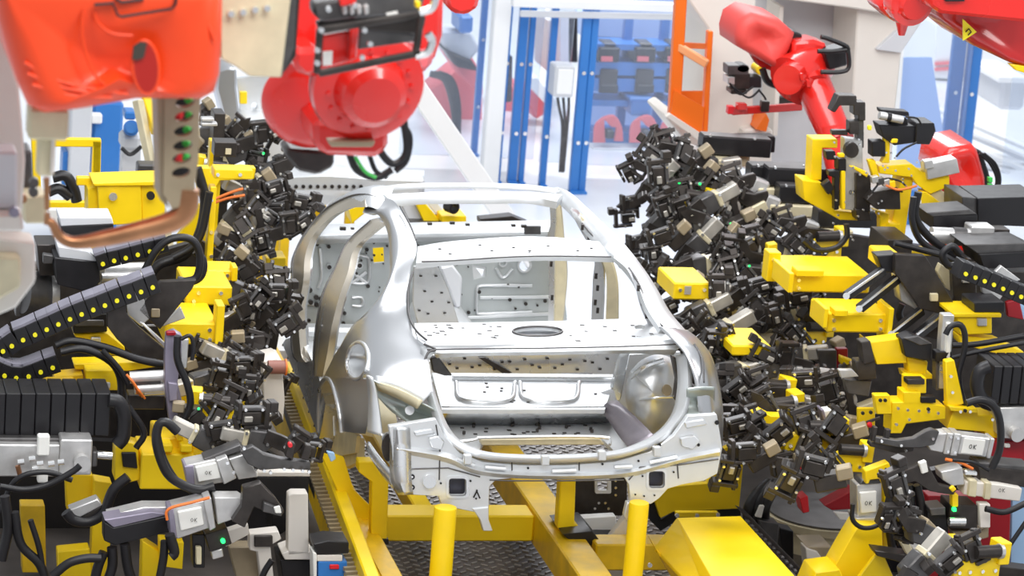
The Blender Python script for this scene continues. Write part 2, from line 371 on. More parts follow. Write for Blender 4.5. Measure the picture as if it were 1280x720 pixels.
MB().loft([[Y(470, 477, .25), Y(498, 486, .17), Y(528, 501, .09)], [Y(474, 488, .27), Y(498, 498, .19), Y(522, 511, .11)]], 14).build('lamp_ledge', TAN, car, solid=.008)
# ---- roof frame
rf = MB()
def ring(o, i, dz=-.05, n=30, dy=0.0, bulge=.012): rf.loft([o, [a.lerp(b, .5)+V((0, -bulge*.3, bulge)) for a, b in zip(o, i)], i, inb(i, 0, dy, dz), inb(o, 0, dy, dz)], n, True)
ring([U(*q, z=1.765) for q in [(470, 235), (495, 231), (540, 229), (600, 229), (655, 231), (700, 236)]], [U(*q, z=1.755) for q in [(478, 238), (497, 235), (540, 233), (600, 233), (655, 235), (695, 240)]], -.012)
ring([U(*q, z=1.755) for q in [(478, 243), (520, 241), (560, 239), (610, 239), (660, 240), (703, 243)]], [U(*q, z=1.74) for q in [(486, 251), (520, 247), (560, 246), (610, 246), (660, 246), (696, 252)]], -.04)
ry = [2.75, 2.5, 2.2, 1.9, 1.55, 1.3, 1.1, .95, .8, .6]
ro = [(697, 234), (713, 241), (731, 257), (753, 278), (775, 299), (793, 320), (810, 343), (822, 362), (838, 390), (860, 416)]
ri = [(690, 243), (702, 251), (718, 267), (735, 289), (753, 307), (772, 324), (789, 343), (799, 360), (809, 386), (826, 412)]
ring([Y(a, b, y) for (a, b), y in zip(ro, ry)], [Y(a, b, y-.05) for (a, b), y in zip(ri, ry)], -.03, 50, .04, .02)
ring([Y(*q) for q in [(522, 308, 1.62), (560, 302, 1.62), (640, 296, 1.62), (700, 297, 1.62), (757, 303, 1.58)]], [Y(*q) for q in [(520, 329, 1.36), (560, 325, 1.36), (640, 320, 1.36), (700, 319, 1.36), (768, 321, 1.36)]], -.03, 30, 0, .01)
rf.build('roof_frame', STEELW, car, smooth=60)
d = MB()
for q in [(548, 313), (598, 308), (640, 311), (683, 309), (737, 312), (561, 319), (613, 315), (660, 315), (720, 315)]:
    p = Y(*q, 1.43); d.box(p+V((0, -.03, .015)), (.014, .012, .006))
d.build('roof_bow_hole', GRY, car)
# ---- right rear corner
ry = [.62, .5, .4, .34, .3, .27, .25, .22]
ro = [(858, 413), (872, 424), (886, 441), (893, 458), (897, 475), (902, 505), (903, 535), (899, 592)]
ri = [(824, 409), (838, 422), (853, 438), (862, 455), (868, 475), (872, 505), (874, 535), (874, 598)]
rc = MB().loft([[Y(a, b, y+.12) for (a, b), y in zip(ro, ry)], [Y(a-3, b, y) for (a, b), y in zip(ro, ry)], [Y((a+c)/2, (b+e)/2, y-.12) for (a, b), (c, e), y in zip(ro, ri, ry)], [Y(a, b, y-.14) for (a, b), y in zip(ri, ry)]], 40, m=16)
rc.build('right_quarter_panel', PANEL, car, smooth=70, solid=.01)
rp = MB().loft([[Y(*q) for q in [(858, 486, .1), (875, 484, .1), (893, 484, .14)]], [Y(*q) for q in [(858, 505, .16), (876, 505, .17), (893, 505, .2)]], [Y(*q) for q in [(857, 520, .1), (875, 521, .1), (893, 519, .14)]]], 12, m=10)
rp.build('tail_lamp_pocket', bpy.data.materials['sheared_dull_steel'], car, smooth=60, solid=.01)
# ---- parcel shelf and rear deck beam
sh = MB().pz([(518, 404), (600, 403), (700, 401), (815, 397), (838, 420), (842, 426), (690, 430), (533, 432), (522, 424)], 1.475, .02, holes=[ell(672, 414, 31, 6, 24), ell(800, 409, 7, 3.2, 10)])
sh.build('parcel_shelf', STEELW, car)
MB().pz(ell(672, 416, 34, 8, 24), 1.43, .01).build('speaker_backing', GRW, car)  # added grey plate that darkens the view through the oval hole
MB().tube([U(a, b, z=1.478) for a, b in ell(672, 414, 31, 6, 30)+[(703, 414)]], .006, 6, 60).build('speaker_lip', GRY, car)
sd = MB()
for i in range(46):
    a = random.uniform(525, 830); b = random.uniform(405, 426)
    if abs(a-672) < 36: continue
    k = random.uniform(.006, .014); p = U(a, b, z=1.476); sd.box(p, (k*2, k*1.4, .003))
sd.build('shelf_hole', DRK, car)
db = MB()
dk = [[Y(*q) for q in [(526, 427, .56), (600, 428, .6), (690, 427, .6), (780, 424, .6), (846, 418, .5)]], [Y(*q) for q in [(530, 434, .44), (600, 433, .47), (690, 432, .48), (780, 430, .47), (856, 427, .42)]], [Y(*q) for q in [(542, 441, .42), (600, 440, .45), (690, 439, .45), (780, 437, .45), (848, 436, .4)]], [Y(*q) for q in [(546, 446, .48), (600, 443, .5), (690, 442, .5), (780, 440, .5), (842, 442, .45)]]]
db.loft(dk, 40); db.build('deck_beam', STEELW, car, smooth=60, solid=.015)
# ---- boot opening rim
rimp = [(542, 441, .42), (535, 450, .38), (535, 463, .33), (541, 485, .24), (550, 512, .15), (561, 536, .08), (577, 553, .05), (605, 565, .03), (650, 569, .02), (708, 569, .02), (766, 565, .02), (803, 554, .04), (829, 538, .08), (846, 515, .14), (852, 485, .2), (852, 462, .3), (850, 444, .38)]
out = [(526, 433, .45), (526, 449, .4), (527, 467, .34), (532, 489, .24), (540, 517, .14), (550, 541, .05), (569, 560, .0), (600, 573, -.02), (650, 578, -.02), (708, 578, -.02), (769, 573, -.02), (809, 561, -.01), (838, 543, .04), (857, 518, .1), (864, 486, .17), (864, 460, .28), (862, 440, .38)]
A_ = [Y(*q) for q in rimp]; B_ = [Y(*q) for q in out]
MB().loft([inb(A_, 0, .06, -.02), A_, [a.lerp(b, .5)+V((0, -.02, .01)) for a, b in zip(A_, B_)], B_], 90).build('boot_opening_rim', STEELW, car, smooth=70, solid=.01)
# ---- rear panel
hl = [rrect(561, 598, 583, 620, 4), rrect(811, 589, 831, 610, 4)]
rp = MB().pp([(486, 533), (545, 524), (556, 546), (575, 566), (604, 577), (650, 581), (708, 581), (768, 577), (812, 565), (842, 545), (860, 520), (896, 518), (903, 560), (897, 592), (880, 601), (852, 606), (835, 611), (824, 623), (814, 630), (788, 630), (786, 606), (780, 596), (719, 597), (640, 598), (620, 600), (612, 608), (611, 637), (592, 640), (552, 632), (548, 620), (500, 618), (492, 598), (490, 560)], 0.0, .035, hl)
rp.build('rear_panel', STEELW, car, bev=.004)
rs = MB()          # pressed swages, standing proud
rs.loft([[Y(*q, 0) for q in [(496, 556), (560, 566), (600, 584), (680, 590), (780, 588), (850, 570), (900, 560)]], [Y(*q, -.028) for q in [(496, 561), (558, 572), (600, 589), (680, 595), (780, 592), (850, 575), (900, 565)]], [Y(*q, 0) for q in [(496, 566), (557, 578), (600, 594), (680, 599), (780, 597), (850, 580), (900, 570)]]], 40)
rs.build('pressed_swage', STEELW, car, smooth=60)
for xs in ([(606, 584), (632, 586)], [(571, 574), (593, 582)], [(768, 584), (790, 583)], [(812, 578), (846, 571)], [(690, 589), (720, 588)]):
    MB().tube([Y(*q, -.012) for q in xs], .010, 6).build('pressed_bead', STEELW, car)
for q, y in (([(536, 548), (548, 545), (556, 552), (552, 563), (540, 560)], -.02), ([(850, 548), (868, 544), (876, 552), (866, 562), (852, 558)], -.02), ([(517, 540), (540, 536), (544, 542), (520, 546)], -.01), ([(855, 528), (880, 524), (884, 531), (858, 536)], -.01)):
    MB().pp(q, y, .02).build('pressed_boss', STEEL, car, bev=.005)
h = MB()
for a, b, r in [(515, 596, 3.6), (515, 609, 3.6), (588, 601, 1.4), (558, 570, 1.5), (551, 555, 2), (610, 584, 1.5), (660, 585, 1.5), (693, 588, 1.5), (753, 580, 1.5), (798, 576, 1.5), (824, 556, 2.4), (862, 550, 2), (873, 556, 2), (896, 528, 3), (551, 604, 1.3), (595, 623, 1.2), (803, 595, 1.3), (842, 590, 1.3), (794, 618, 1.2), (805, 620, 1.2), (818, 619, 1.2), (640, 592, 1), (670, 594, 1), (720, 593, 1), (760, 592, 1), (596, 613, 1.2)]:
    p = Y(a, b, -.002); h.cyl(p, p+V((0, -.004, 0)), r*.0037, seg=12)
h.build('panel_hole', BLK, car)
bl = MB()
for a, b in [(515, 596), (515, 609)]: p = Y(a, b, -.004); bl.cyl(p, p+V((0, -.004, 0)), .0035*1.5, seg=10)
bl.cyl(Y(537, 602, -.002), Y(537, 602, -.02), .032, seg=20); bl.build('bright_plug', CHR, car)
for q in [(682, 567, 8), (753, 561, 8), (585, 566, 8), (822, 556, 8)]:
    MB().pp([(q[0]-5, q[1]+3), (q[0]+5, q[1]+3), (q[0]+5, q[1]+15), (q[0]-5, q[1]+15)], -.05, .03).build('hinge_tab', STEELW, car, bev=.004)
ar = MB().bar(Y(592, 622, -.004), Y(596, 614, -.004), .006, .004, (0, 1, 0)); ar.bar(Y(596, 614, -.004), Y(600, 623, -.004), .006, .004, (0, 1, 0)); ar.build('arrow_mark', INK, car)
for a, b, c, d_ in ((561, 598, 583, 620), (811, 589, 831, 610)):
    f = MB().pp(rrect(a-3, b-3, c+3, d_+3, 5), -.006, .012, [rrect(a, b, c, d_, 4)]); f.build('window_flange', STEEL, car)
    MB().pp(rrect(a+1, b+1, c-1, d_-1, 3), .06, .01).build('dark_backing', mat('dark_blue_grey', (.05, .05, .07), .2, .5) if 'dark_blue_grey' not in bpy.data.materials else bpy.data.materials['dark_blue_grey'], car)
# left chassis-leg flanges below the corner
lf = MB().loft([[Y(489, 534, .02), Y(488, 560, .02), Y(489, 598, .02), Y(499, 618, .02)], [Y(497, 534, -.02), Y(499, 560, -.02), Y(500, 598, -.02), Y(506, 618, -.02)], [Y(512, 534, -.01), Y(513, 560, -.01), Y(514, 598, -.01), Y(516, 618, -.01)]], 20)
lf.loft([[Y(461, 552, .35), Y(474, 570, .2), Y(492, 592, .02)], [Y(458, 562, .35), Y(470, 580, .2), Y(490, 603, .02)], [Y(462, 568, .35), Y(476, 590, .2), Y(492, 610, .02)]], 16)
lf.pp([(478, 545), (492, 540), (494, 590), (484, 575)], .12, .02)
lf.build('chassis_leg', STEEL, car, smooth=60, solid=.012)
MB().pp(ell(485, 560, 7, 17, 20), .10, .02).build('leg_end_plate', DRK, car)
# hanging legs at panel bottom
for a in ([(590, 636), (611, 634), (611, 650), (616, 664), (604, 664), (600, 650)], [(784, 628), (806, 630), (802, 650), (796, 658), (786, 656), (780, 645)]):
    MB().pp(a, -.01, .04).build('tow_bracket', STEELW, car, bev=.004)
# seams and creases that outline the pressings
for L, r, nm in (([(527, 327, 1.34), (560, 326, 1.34), (640, 321, 1.34), (700, 320, 1.34), (764, 321, 1.34)], .004, 'bow_seam'), ([(534, 437, .415), (600, 436, .44), (690, 435, .45), (780, 433, .44), (852, 430, .4)], .004, 'deck_seam'),
    ([(530, 430, .45), (545, 437, .41), (536, 440, .4), (530, 452, .38)], .006, 'corner_seam'), ([(516, 340, 1.15), (511, 358, 1.02), (510, 380, .9), (512, 398, .78), (521, 414, .64), (533, 425, .52)], .006, 'glass_flange_seam'),
    ([(786, 335, 1.05), (798, 354, .95), (806, 374, .85), (815, 394, .75), (828, 408, .6)], .006, 'glass_flange_seam'), ([(500, 258, 1.9), (512, 280, 1.62), (520, 300, 1.4)], .005, 'roof_seam'), ([(722, 272, 2.1), (742, 296, 1.75), (764, 318, 1.38)], .005, 'roof_seam'),
    ([(868, 430, .36), (878, 450, .25), (880, 478, .14)], .005, 'quarter_seam')):
    MB().tube([Y(a, b, y-.02) for a, b, y in L], r, 6).build(nm, GRY, car, smooth=80)
# ---- boot interior
for L in ([(497, 588), (520, 586), (560, 585), (600, 596)], [(545, 531), (550, 560), (549, 600)], [(786, 600), (800, 584), (850, 581), (898, 574)], [(846, 572), (848, 598)], [(640, 578), (640, 588)], [(724, 578), (724, 588)], [(612, 600), (640, 601), (700, 601), (780, 600)]):
    MB().tube([Y(a, b, -.002) for a, b in L], .0035, 6, smooth=False).build('panel_crease', GRY, car)
MB().pz([(545, 526), (775, 524), (822, 552), (790, 564), (768, 564), (752, 548), (606, 549), (598, 564), (570, 553)], 1.0, .02).build('boot_floor', STEELW, car)
MB().pz([(540, 466), (770, 468), (756, 512), (552, 512)], 1.13, .02).build('boot_shelf', STEELW, car)
st = MB().loft([yz([(552, 509), (650, 510), (757, 509)], z=1.13), yz([(550, 530), (650, 531), (770, 528)], z=1.0)], 16); st.build('boot_step', STEEL, car, solid=.01)
bp = MB()
for x0 in (600, 680): bp.tube(yz([(x0-30, 478), (x0-22, 500), (x0+35, 501), (x0+44, 478)], z=1.135), .012, 8)
bp.tube(yz([(566, 472), (770, 474)], z=1.14), .02, 8)
bp.build('pressed_rib', STEEL, car, smooth=60)
ht = MB()
for i in range(34):
    a = random.choice([575, 590, 612, 640, 655, 670, 693, 708, 724, 735])+random.uniform(-5, 5); b = random.uniform(530, 546); p = U(a, b, z=1.003)
    ht.box(p, (.018, .012, .004)) if i % 3 else ht.cyl(p, p+V((0, 0, .015)), .008, seg=8)
for i in range(16): p = U(random.uniform(560, 750), random.uniform(468, 505), z=1.133); ht.box(p, (.014, .01, .004))
ht.build('floor_hole', DRK, car)
sb = MB().pp([(540, 444), (790, 440), (776, 470), (545, 472)], 1.75, .02); sb.build('seat_back_panel', STEEL, car)
sb = MB()
for i in range(22): a = 562+i*9.4; p = Y(a, 455+7*math.sin(i*2.3), 1.74); sb.box(p, (.016, .006, .010))
sb.pp([(598, 447), (606, 447), (640, 466), (630, 468)], 1.72, .02); sb.build('seat_back_slot', DRK, car)
MB().tube([Y(548, 470, 1.6), Y(620, 472, 1.6), Y(740, 469, 1.6)], .016, 6).build('seat_cross_rail', GRY, car)
# right wheelhouse in the boot
wo = [(788, 464), (802, 450), (822, 443), (842, 450), (851, 472), (851, 500), (843, 522), (826, 539), (806, 540), (790, 522), (782, 500), (783, 480)]
def sk_(k, y): return [Y(816+(a-816)*k, 490+(b-490)*k, y) for a, b in wo+[wo[0]]]
MB().loft([sk_(1.0, 1.0), sk_(.99, .72), sk_(.93, .6), sk_(.78, .55), sk_(.4, .53), sk_(.02, .53)], 48).build('right_wheelhouse', STEELW, car, smooth=80, relax=6)
MB().pp([(776, 444), (850, 440), (862, 470), (860, 530), (820, 556), (800, 552), (770, 500)], 1.25, .02).build('inner_side_panel', STEELW, car)
h = MB().pp(ell(834, 488, 6, 7), .52, .012); h.build('wheelhouse_hole', TAND, car)
MB().tube([Y(*q) for q in [(788, 472, .6), (806, 458, .5), (830, 450, .48)]], .012, 6).build('wheelhouse_rib', STEEL, car)
MB().tube([Y(*q) for q in [(800, 500, .56), (820, 497, .5), (845, 496, .5)]], .006, 6).build('wheelhouse_rib', STEEL, car)
MB().pp([(776, 446), (788, 441), (782, 470), (776, 500), (766, 506), (764, 490)], .9, .05).build('side_brace', STEEL, car, bev=.006)
MB().pp([(840, 446), (848, 450), (852, 475), (850, 505), (843, 500), (846, 475)], .45, .05).build('side_brace', GRY, car, bev=.006)
pl = MB().loft([[Y(752, 512, .62), Y(770, 540, .35), Y(787, 561, .1)], [Y(760, 505, .6), Y(790, 530, .33), Y(812, 550, .1)], [Y(771, 502, .62), Y(797, 524, .34), Y(818, 545, .1)]], 14); pl.build('rail_closing_plate', mat('violet_grey_steel', (.30, .27, .30), .7, .4, .2, 8), car, solid=.02)
MB().tube([Y(775, 522, .45), Y(787, 532, .35), Y(782, 540, .32)], .008, 6).build('plate_clip', STEEL, car)
MB().pp([(740, 497), (768, 488), (772, 502), (752, 516), (735, 506)], .8, .04).build('wheelhouse_gusset', GRW, car, bev=.006)
MB().pp([(538, 448), (548, 446), (566, 470), (556, 470), (541, 465)], .7, .04).build('side_brace', GRY, car, bev=.006)
MB().pp([(600, 549), (750, 548), (756, 556), (602, 557)], .32, .05).build('floor_edge_rail', TAN, car, bev=.004)
MB().tube([Y(*q) for q in [(572, 552, .3), (598, 549, .28), (604, 547, .28), (750, 546, .28), (762, 556, .2)]], .008, 6).build('floor_opening_lip', STEEL, car)
# ---- firewall, cowl, cabin floor
fwl = MB().pp([(376, 300), (470, 292), (697, 288), (709, 400), (700, 425), (375, 440)], 3.2, .02, [ell(655, 331, 8, 8), [(590, 331), (608, 334), (607, 346), (592, 350)], [(466, 310), (480, 309), (481, 328), (467, 329)]])
fwl.build('firewall', mat('grey_coated_sheet', (.50, .53, .53), .4, .42, .06, 6), car)
MB().pp([(589, 328), (610, 331), (610, 352), (588, 354)], 3.21, .02, [[(595, 335), (606, 337), (604, 347)]]).build('pedal_plate', STEELW, car)
cw = MB().loft([[Y(390, 283, 3.35), Y(470, 281, 3.35), Y(590, 279, 3.35), Y(697, 277, 3.35)], [Y(390, 296, 3.1), Y(470, 294, 3.1), Y(590, 292, 3.1), Y(702, 290, 3.1)], [Y(390, 304, 3.12), Y(470, 302, 3.12), Y(590, 299, 3.12), Y(702, 297, 3.12)]], 20); cw.build('cowl_beam', STEELW, car, solid=.02)
h = MB()
for a, b, r in [(424, 291, 3), (436, 291, 1.6), (532, 285, 2.2), (560, 284, 2.4), (579, 286, 2), (636, 287, 2), (649, 288, 2.6)]:
    p = Y(a, b, 3.15)+V((0, -.1, .05)); h.box(p, (r*.011, .02, r*.006))
h.build('cowl_hole', DRK, car)
MB().pp([(656, 283), (676, 283), (676, 293), (656, 293)], 3.05, .02).build('vent_plate', GRY, car)
for a, b, r in [(628, 328, 5.2), (655, 331, 9.5), (449, 331, 4), (411, 333, 3.5), (566, 346, 2.5), (550, 352, 2)]:
    c = Y(a, b, 3.19); k = r*.0044; MB().cyl(c, c+V((0, -.02, 0)), k, seg=20, inner=k*.75).build('grommet_ring', STEELW, car)
fd = MB()
for i in range(90):
    a = random.uniform(385, 690); b = random.uniform(303, 425); p = Y(a, b, 3.19); k = random.choice([.005, .007, .011]); fd.cyl(p, p+V((0, -.008, 0)), k, seg=8)
for a, b in [(449, 331), (411, 333), (395, 371), (388, 377), (401, 373), (395, 380), (387, 362)]: p = Y(a, b, 3.19); fd.cyl(p, p+V((0, -.02, 0)), .014, seg=8)
fd.build('firewall_hole', DRK, car)
fr = MB()
for L in ([(596, 362), (596, 388), (603, 392), (665, 390)], [(596, 362), (603, 357), (665, 357)], [(437, 325), (437, 350), (443, 354), (455, 354), (461, 350), (461, 325), (455, 320), (443, 320), (437, 325)], [(440, 340), (458, 354)], [(458, 340), (440, 354)], [(620, 335), (629, 347), (641, 336)], [(440, 372), (452, 372), (452, 382), (440, 382)], [(400, 310), (402, 345), (398, 360)], [(384, 380), (430, 385)], [(560, 398), (690, 392)], [(600, 372), (690, 371)]):
    fr.tube([Y(*q, 3.19) for q in L], .010, 6)
fr.build('firewall_bead', STEELW, car, smooth=60)
MB().pp([(550, 335), (566, 331), (578, 347), (577, 384), (570, 386), (562, 364)], 2.9, .06).build('hinge_gusset', GRW, car, bev=.01)
fl = MB().pz([(372, 445), (470, 400), (760, 395), (820, 440), (700, 470), (480, 480), (398, 500)], .80, .02); fl.build('cabin_floor', STEELW, car)
tn = MB().loft([[V((x, y, .8)), V((x*.75+.0, y, .98)), V((-x*.75, y, .98)), V((-x, y, .8))] for x, y in [(.16, 3.1), (.15, 2.4), (.13, 1.8)]], 12); tn.build('floor_tunnel', STEELW, car, smooth=50)
cr = MB()
for y in (2.2, 2.75): cr.box((-.1, y, .86), (1.4, .12, .12), ch=.02)
cr.build('seat_crossmember', STEELW, car)
# rear seat side structures left of the glass opening
MB().pp([(517, 333), (547, 333), (560, 360), (572, 398), (574, 405), (522, 405), (516, 380)], 1.6, .02).build('seat_tower', bpy.data.materials['grey_coated_sheet'] if 0 else STEELW, car, bev=.004)
h = MB()
for a, b in [(526, 345), (531, 364), (540, 377), (552, 366), (535, 392), (556, 391), (524, 388), (545, 345), (561, 378)]: h.box(Y(a, b, 1.59), (.014, .006, .007))
h.build('tower_hole', DRK, car)
# right pillars seen from inside
def pil(l, r, yv, m, nm, th=.05):
    A = [Y(a, b, y) for (a, b), y in zip(l, yv)]; B = [Y(a, b, y) for (a, b), y in zip(r, yv)]
    MB().loft([A, B, inb(B, .02, th), inb(A, .02, th)], 24, True).build(nm, m, car, smooth=60)
ya = [3.0, 3.0, 3.0, 3.0, 3.0]
pil([(694, 250), (695, 275), (693, 300), (693, 350), (691, 402)], [(699, 250), (702, 275), (704, 300), (708, 345), (703, 402)], ya, TAN, 'right_front_pillar')
pil([(687, 258), (688, 280), (684, 300), (686, 350), (685, 402)], [(694, 252), (695, 275), (693, 300), (693, 350), (692, 402)], [2.96]*5, STEEL, 'right_front_pillar_inner')
yb = [2.0, 2.0, 1.95, 1.95, 1.95]
pil([(720, 266), (730, 285), (751, 322), (758, 350), (757, 402)], [(731, 275), (741, 298), (762, 324), (771, 355), (772, 402)], yb, TAN, 'right_centre_pillar')
pil([(713, 262), (722, 282), (742, 320), (741, 350), (739, 402)], [(721, 266), (731, 285), (752, 322), (755, 350), (753, 402)], [1.97]*5, STEEL, 'right_centre_pillar_inner')
yc = [1.1, 1.0, .95, .9, .85]
pil([(767, 322), (783, 336), (793, 356), (801, 385), (812, 410)], [(780, 326), (796, 345), (806, 366), (813, 390), (826, 413)], yc, GRW, 'right_rear_pillar_inner', .06)
h = MB()
for a, b in [(745, 345), (747, 360), (744, 378), (747, 388), (690, 300), (689, 330), (690, 372), (798, 360), (803, 378), (728, 284), (736, 296), (808, 395)]: h.box(Y(a, b, .88 if a > 790 else 1.9 if a > 710 else 2.9), (.014, .01, .03))
h.build('pillar_slot', DRK, car)
for a, b in ((370, 351), (406, 410)): # latch plates
    c = G(a, b)+V((-.01, -.015, 0)); MB().box(c, (.035, .02, .045), ch=.006).build('striker_plate', GRY, car)
h = MB()
for k in range(7): c = Ro[0].lerp(Ro[-1], (k+.5)/7)+V((-.012, 0, .03)); h.cyl(c, c+V((-.004, 0, 0)), .007, seg=8)
h.build('sill_hole', DRK, car)
# ================================================================ BACKGROUND HALL
def post(px_, py_, w_, h, m=BLU, nm='fence_post', top=2.75, label=None, grp='blue fence posts'):
    b = U(px_, py_, z=0); t = thing(nm, label, 'fence post', (b.x, b.y, 0), grp)
    MB().box((b.x, b.y, top/2), (w_, .06, top), ch=.006).build('upright', m, t)
    MB().box((b.x, b.y-.04, .01), (w_*1.0, .1, .02)).build('foot_plate', m, t)
    s_ = MB()
    for k in range(4): s_.cyl((b.x, b.y-.03, .4+.55*k), (b.x, b.y-.045, .4+.55*k), .016, seg=8)
    s_.build('clamp_bolt', CHR, t); return b
for a, b, w_, lb in ((592, 193, .05, 'thin blue fence post left of the white pillar'), (621, 227, .04, 'thin blue fence post close on the right of the white pillar'), (639, 228, .07, 'blue fence post, left one of the tight pair right of the white pillar'), (650, 228, .045, 'blue fence post, right one of the tight pair right of the white pillar'), (677, 232, .05, 'slim blue fence post behind the grey control box'), (716, 240, .07, 'wide blue fence post, left one of the pair beside the grey control box'), (726, 240, .055, 'blue fence post, right one of the pair beside the grey control box'), (1176, 262, .11, 'wide blue fence post, left one of the pair at right behind red robot'), (1196, 264, .11, 'wide blue fence post, right one of the pair at right behind red robot')):
    post(a, b, w_, 1, label=lb)
def beam(m, name, pts, w_, h, label, catg, up=(0, 0, 1)):
    o = MB().bar(pts[0], pts[1], w_, h, up, .008).build(name, m); tag(o, label, catg); return o
wp = U(610, 232, z=0); beam(WHT, 'support_pillar', [wp, wp+V((0, 0, 3))], .13, .13, 'white square pillar standing among the blue fence posts', 'pillar', (0, 1, 0))
beam(WHT, 'diagonal_brace', [U(512, 98, y=7.5), U(672, 332, y=7.5)], .18, .14, 'broad white diagonal brace leaning behind the left red robot', 'brace')
beam(WHT, 'top_rail', [U(640, 2, y=9.8), U(870, 10, y=9.8)], .08, .07, 'long white rail along the top of the clear fence panels', 'rail')
beam(GRW, 'lower_rail', [U(650, 17, y=9.85), U(850, 21, y=9.85)], .03, .05, 'thin grey rail just under the white top rail of the fence', 'rail')
def pane(x0, x1, y, lab, z0=.1, z1=2.6):
    o = MB().box(((x0+x1)/2, y, (z0+z1)/2), (x1-x0, .012, z1-z0)).build('clear_panel', GLS); tag(o, lab, 'panel')
pane(1.3, 1.98, 10.75, 'clear plastic fence panel left of the white pillar')
pane(2.0, 2.38, 10.7, 'narrow clear fence panel right of the white pillar')
pane(2.4, 2.6, 10.6, 'narrow clear fence panel in front of the grey control box')
pane(2.68, 4.4, 10.55, 'wide clear fence panel before the blue rack')
pane(4.6, 5.55, 9.6, 'clear fence panel right of the cream press frame')
pane(5.9, 8.2, 9.6, 'clear fence panel at the far right behind the blue posts')
cb = thing('control_box', 'light grey control box mounted on the blue fence posts', 'control box', U(705, 100, y=9.9))
BX(cb, 'cabinet', GRW, 693, 83, 718, 122, 9.8, .2, .01); BX(cb, 'door_plate', WHT, 697, 87, 716, 118, 9.78, .02, .004)
for k in range(3): MB().tube([U(697+7*k, 122, y=9.9), U(699+6*k, 135, y=9.9), U(703+3*k, 160, y=9.95), U(700+2*k, 215, y=10)], .012, 6).build('cable', GRY, cb)
# rack
rk = thing('blue_rack', 'tall blue storage rack with shelves behind the clear fence panel', 'rack', U(800, 200, y=12))
for a in (738, 786, 832, 878): m = MB().bar(U(a, 20, y=12), U(a, 20, y=12)*1+V((0, 0, -2.3)), .07, .07, (0, 1, 0)); m.build('upright', BLU, rk)
for b, h in ((54, .05), (81, .11), (101, .11), (124, .05), (168, .11)): MB().bar(U(733, b, y=11.9), U(885, b+3, y=11.9), .3, h).build('shelf_beam', BLU, rk)
MB().bar(U(733, 181, y=11.8), U(885, 183, y=11.8), .5, .06).build('bottom_shelf', WHT, rk)
MB().bar(U(738, 25, y=12.5), U(885, 28, y=12.5), .04, .5).build('back_sheet', mat('pale_blue_sheet', (.42, .55, .85), 0, .5), rk)
MB().bar(U(738, 110, y=12.5), U(885, 115, y=12.5), .04, .9).build('back_sheet', bpy.data.materials['pale_blue_sheet'], rk)
for i, a in enumerate((763, 808, 846)):
    side_ = ('left', 'middle', 'right')[i]
    t = thing('drive_unit', f'black drive unit on the upper rack shelf, {side_} one', 'drive unit', U(a, 66, y=11.9), 'drive units on the blue rack')
    BX(t, 'housing', BLK, a-14, 60, a+12, 78, 11.7, .3, .01); BX(t, 'fan_head', GRY, a-9, 54, a+8, 61, 11.75, .2, .01); BX(t, 'front_plate', PINK, a-11, 71, a+3, 77, 11.68, .02, 0)
    t = thing('drive_unit', f'black hanging drive unit under the rack beams, {side_} one', 'drive unit', U(a, 105, y=11.9), 'drive units hanging in the blue rack')
    BX(t, 'housing', DRK, a-13, 87, a+9, 117, 11.72, .25, .01); BX(t, 'cap', BLK, a-12, 106, a+10, 117, 11.7, .28, .01)
    t = thing('cable_coil', f'coil of red cable on the lower rack shelf, {side_} one', 'cable coil', U(a, 165, y=11.6), 'red cable coils on the lower shelf')
    for k in range(5): MB().tube([U(a-20+k*3, 178, y=11.6), U(a-17+k*2, 155-k*2, y=11.6), U(a+2, 145+k*3, y=11.6), U(a+12-k, 158, y=11.6), U(a+14-k*2, 176, y=11.6)], .014, 6).build('loop', PINK, t)
    BX(t, 'plug', BLK, a-5, 163, a+5, 174, 11.55, .1, .01)
t = thing('blue_crate', 'bright blue box standing on the lower rack shelf', 'box', U(800, 140, y=11.7)); BX(t, 'body', BLU, 789, 124, 815, 145, 11.65, .3, .01); BX(t, 'lid', BLU, 787, 122, 817, 127, 11.63, .34, .01)
# red machinery beyond the fence at left
t = thing('distant_robot', 'faded red robot lying low beyond the white diagonal brace', 'robot', U(570, 120, y=12))
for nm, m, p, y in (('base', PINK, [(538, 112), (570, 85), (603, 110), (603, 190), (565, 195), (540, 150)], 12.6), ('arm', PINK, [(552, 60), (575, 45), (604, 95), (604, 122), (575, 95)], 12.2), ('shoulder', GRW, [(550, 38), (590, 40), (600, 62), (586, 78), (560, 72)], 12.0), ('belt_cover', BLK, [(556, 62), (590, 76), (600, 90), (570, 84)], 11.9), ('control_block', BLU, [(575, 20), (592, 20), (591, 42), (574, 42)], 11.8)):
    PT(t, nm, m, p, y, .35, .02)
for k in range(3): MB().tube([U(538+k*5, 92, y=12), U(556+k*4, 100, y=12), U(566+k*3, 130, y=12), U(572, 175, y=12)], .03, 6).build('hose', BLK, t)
t = thing('distant_robot', 'faded red machine base beyond the fence, right of the white pillar', 'robot', U(660, 170, y=12.5))
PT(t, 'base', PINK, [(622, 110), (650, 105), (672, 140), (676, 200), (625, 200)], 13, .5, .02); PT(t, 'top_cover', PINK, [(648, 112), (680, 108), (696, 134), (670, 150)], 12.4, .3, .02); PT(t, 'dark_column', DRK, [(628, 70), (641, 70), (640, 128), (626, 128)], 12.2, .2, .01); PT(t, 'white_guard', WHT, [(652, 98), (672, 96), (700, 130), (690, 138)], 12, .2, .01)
t = thing('distant_machine', 'grey machine block high behind the tall blue posts', 'machine', U(690, 60, y=13)); PT(t, 'body', GRW, R4(684, 25, 702, 90), 13, .5); PT(t, 'dark_panel', DRK, R4(712, 22, 722, 78), 12.9, .3); PT(t, 'light_column', WHT, R4(700, 20, 711, 84), 12.8, .2)
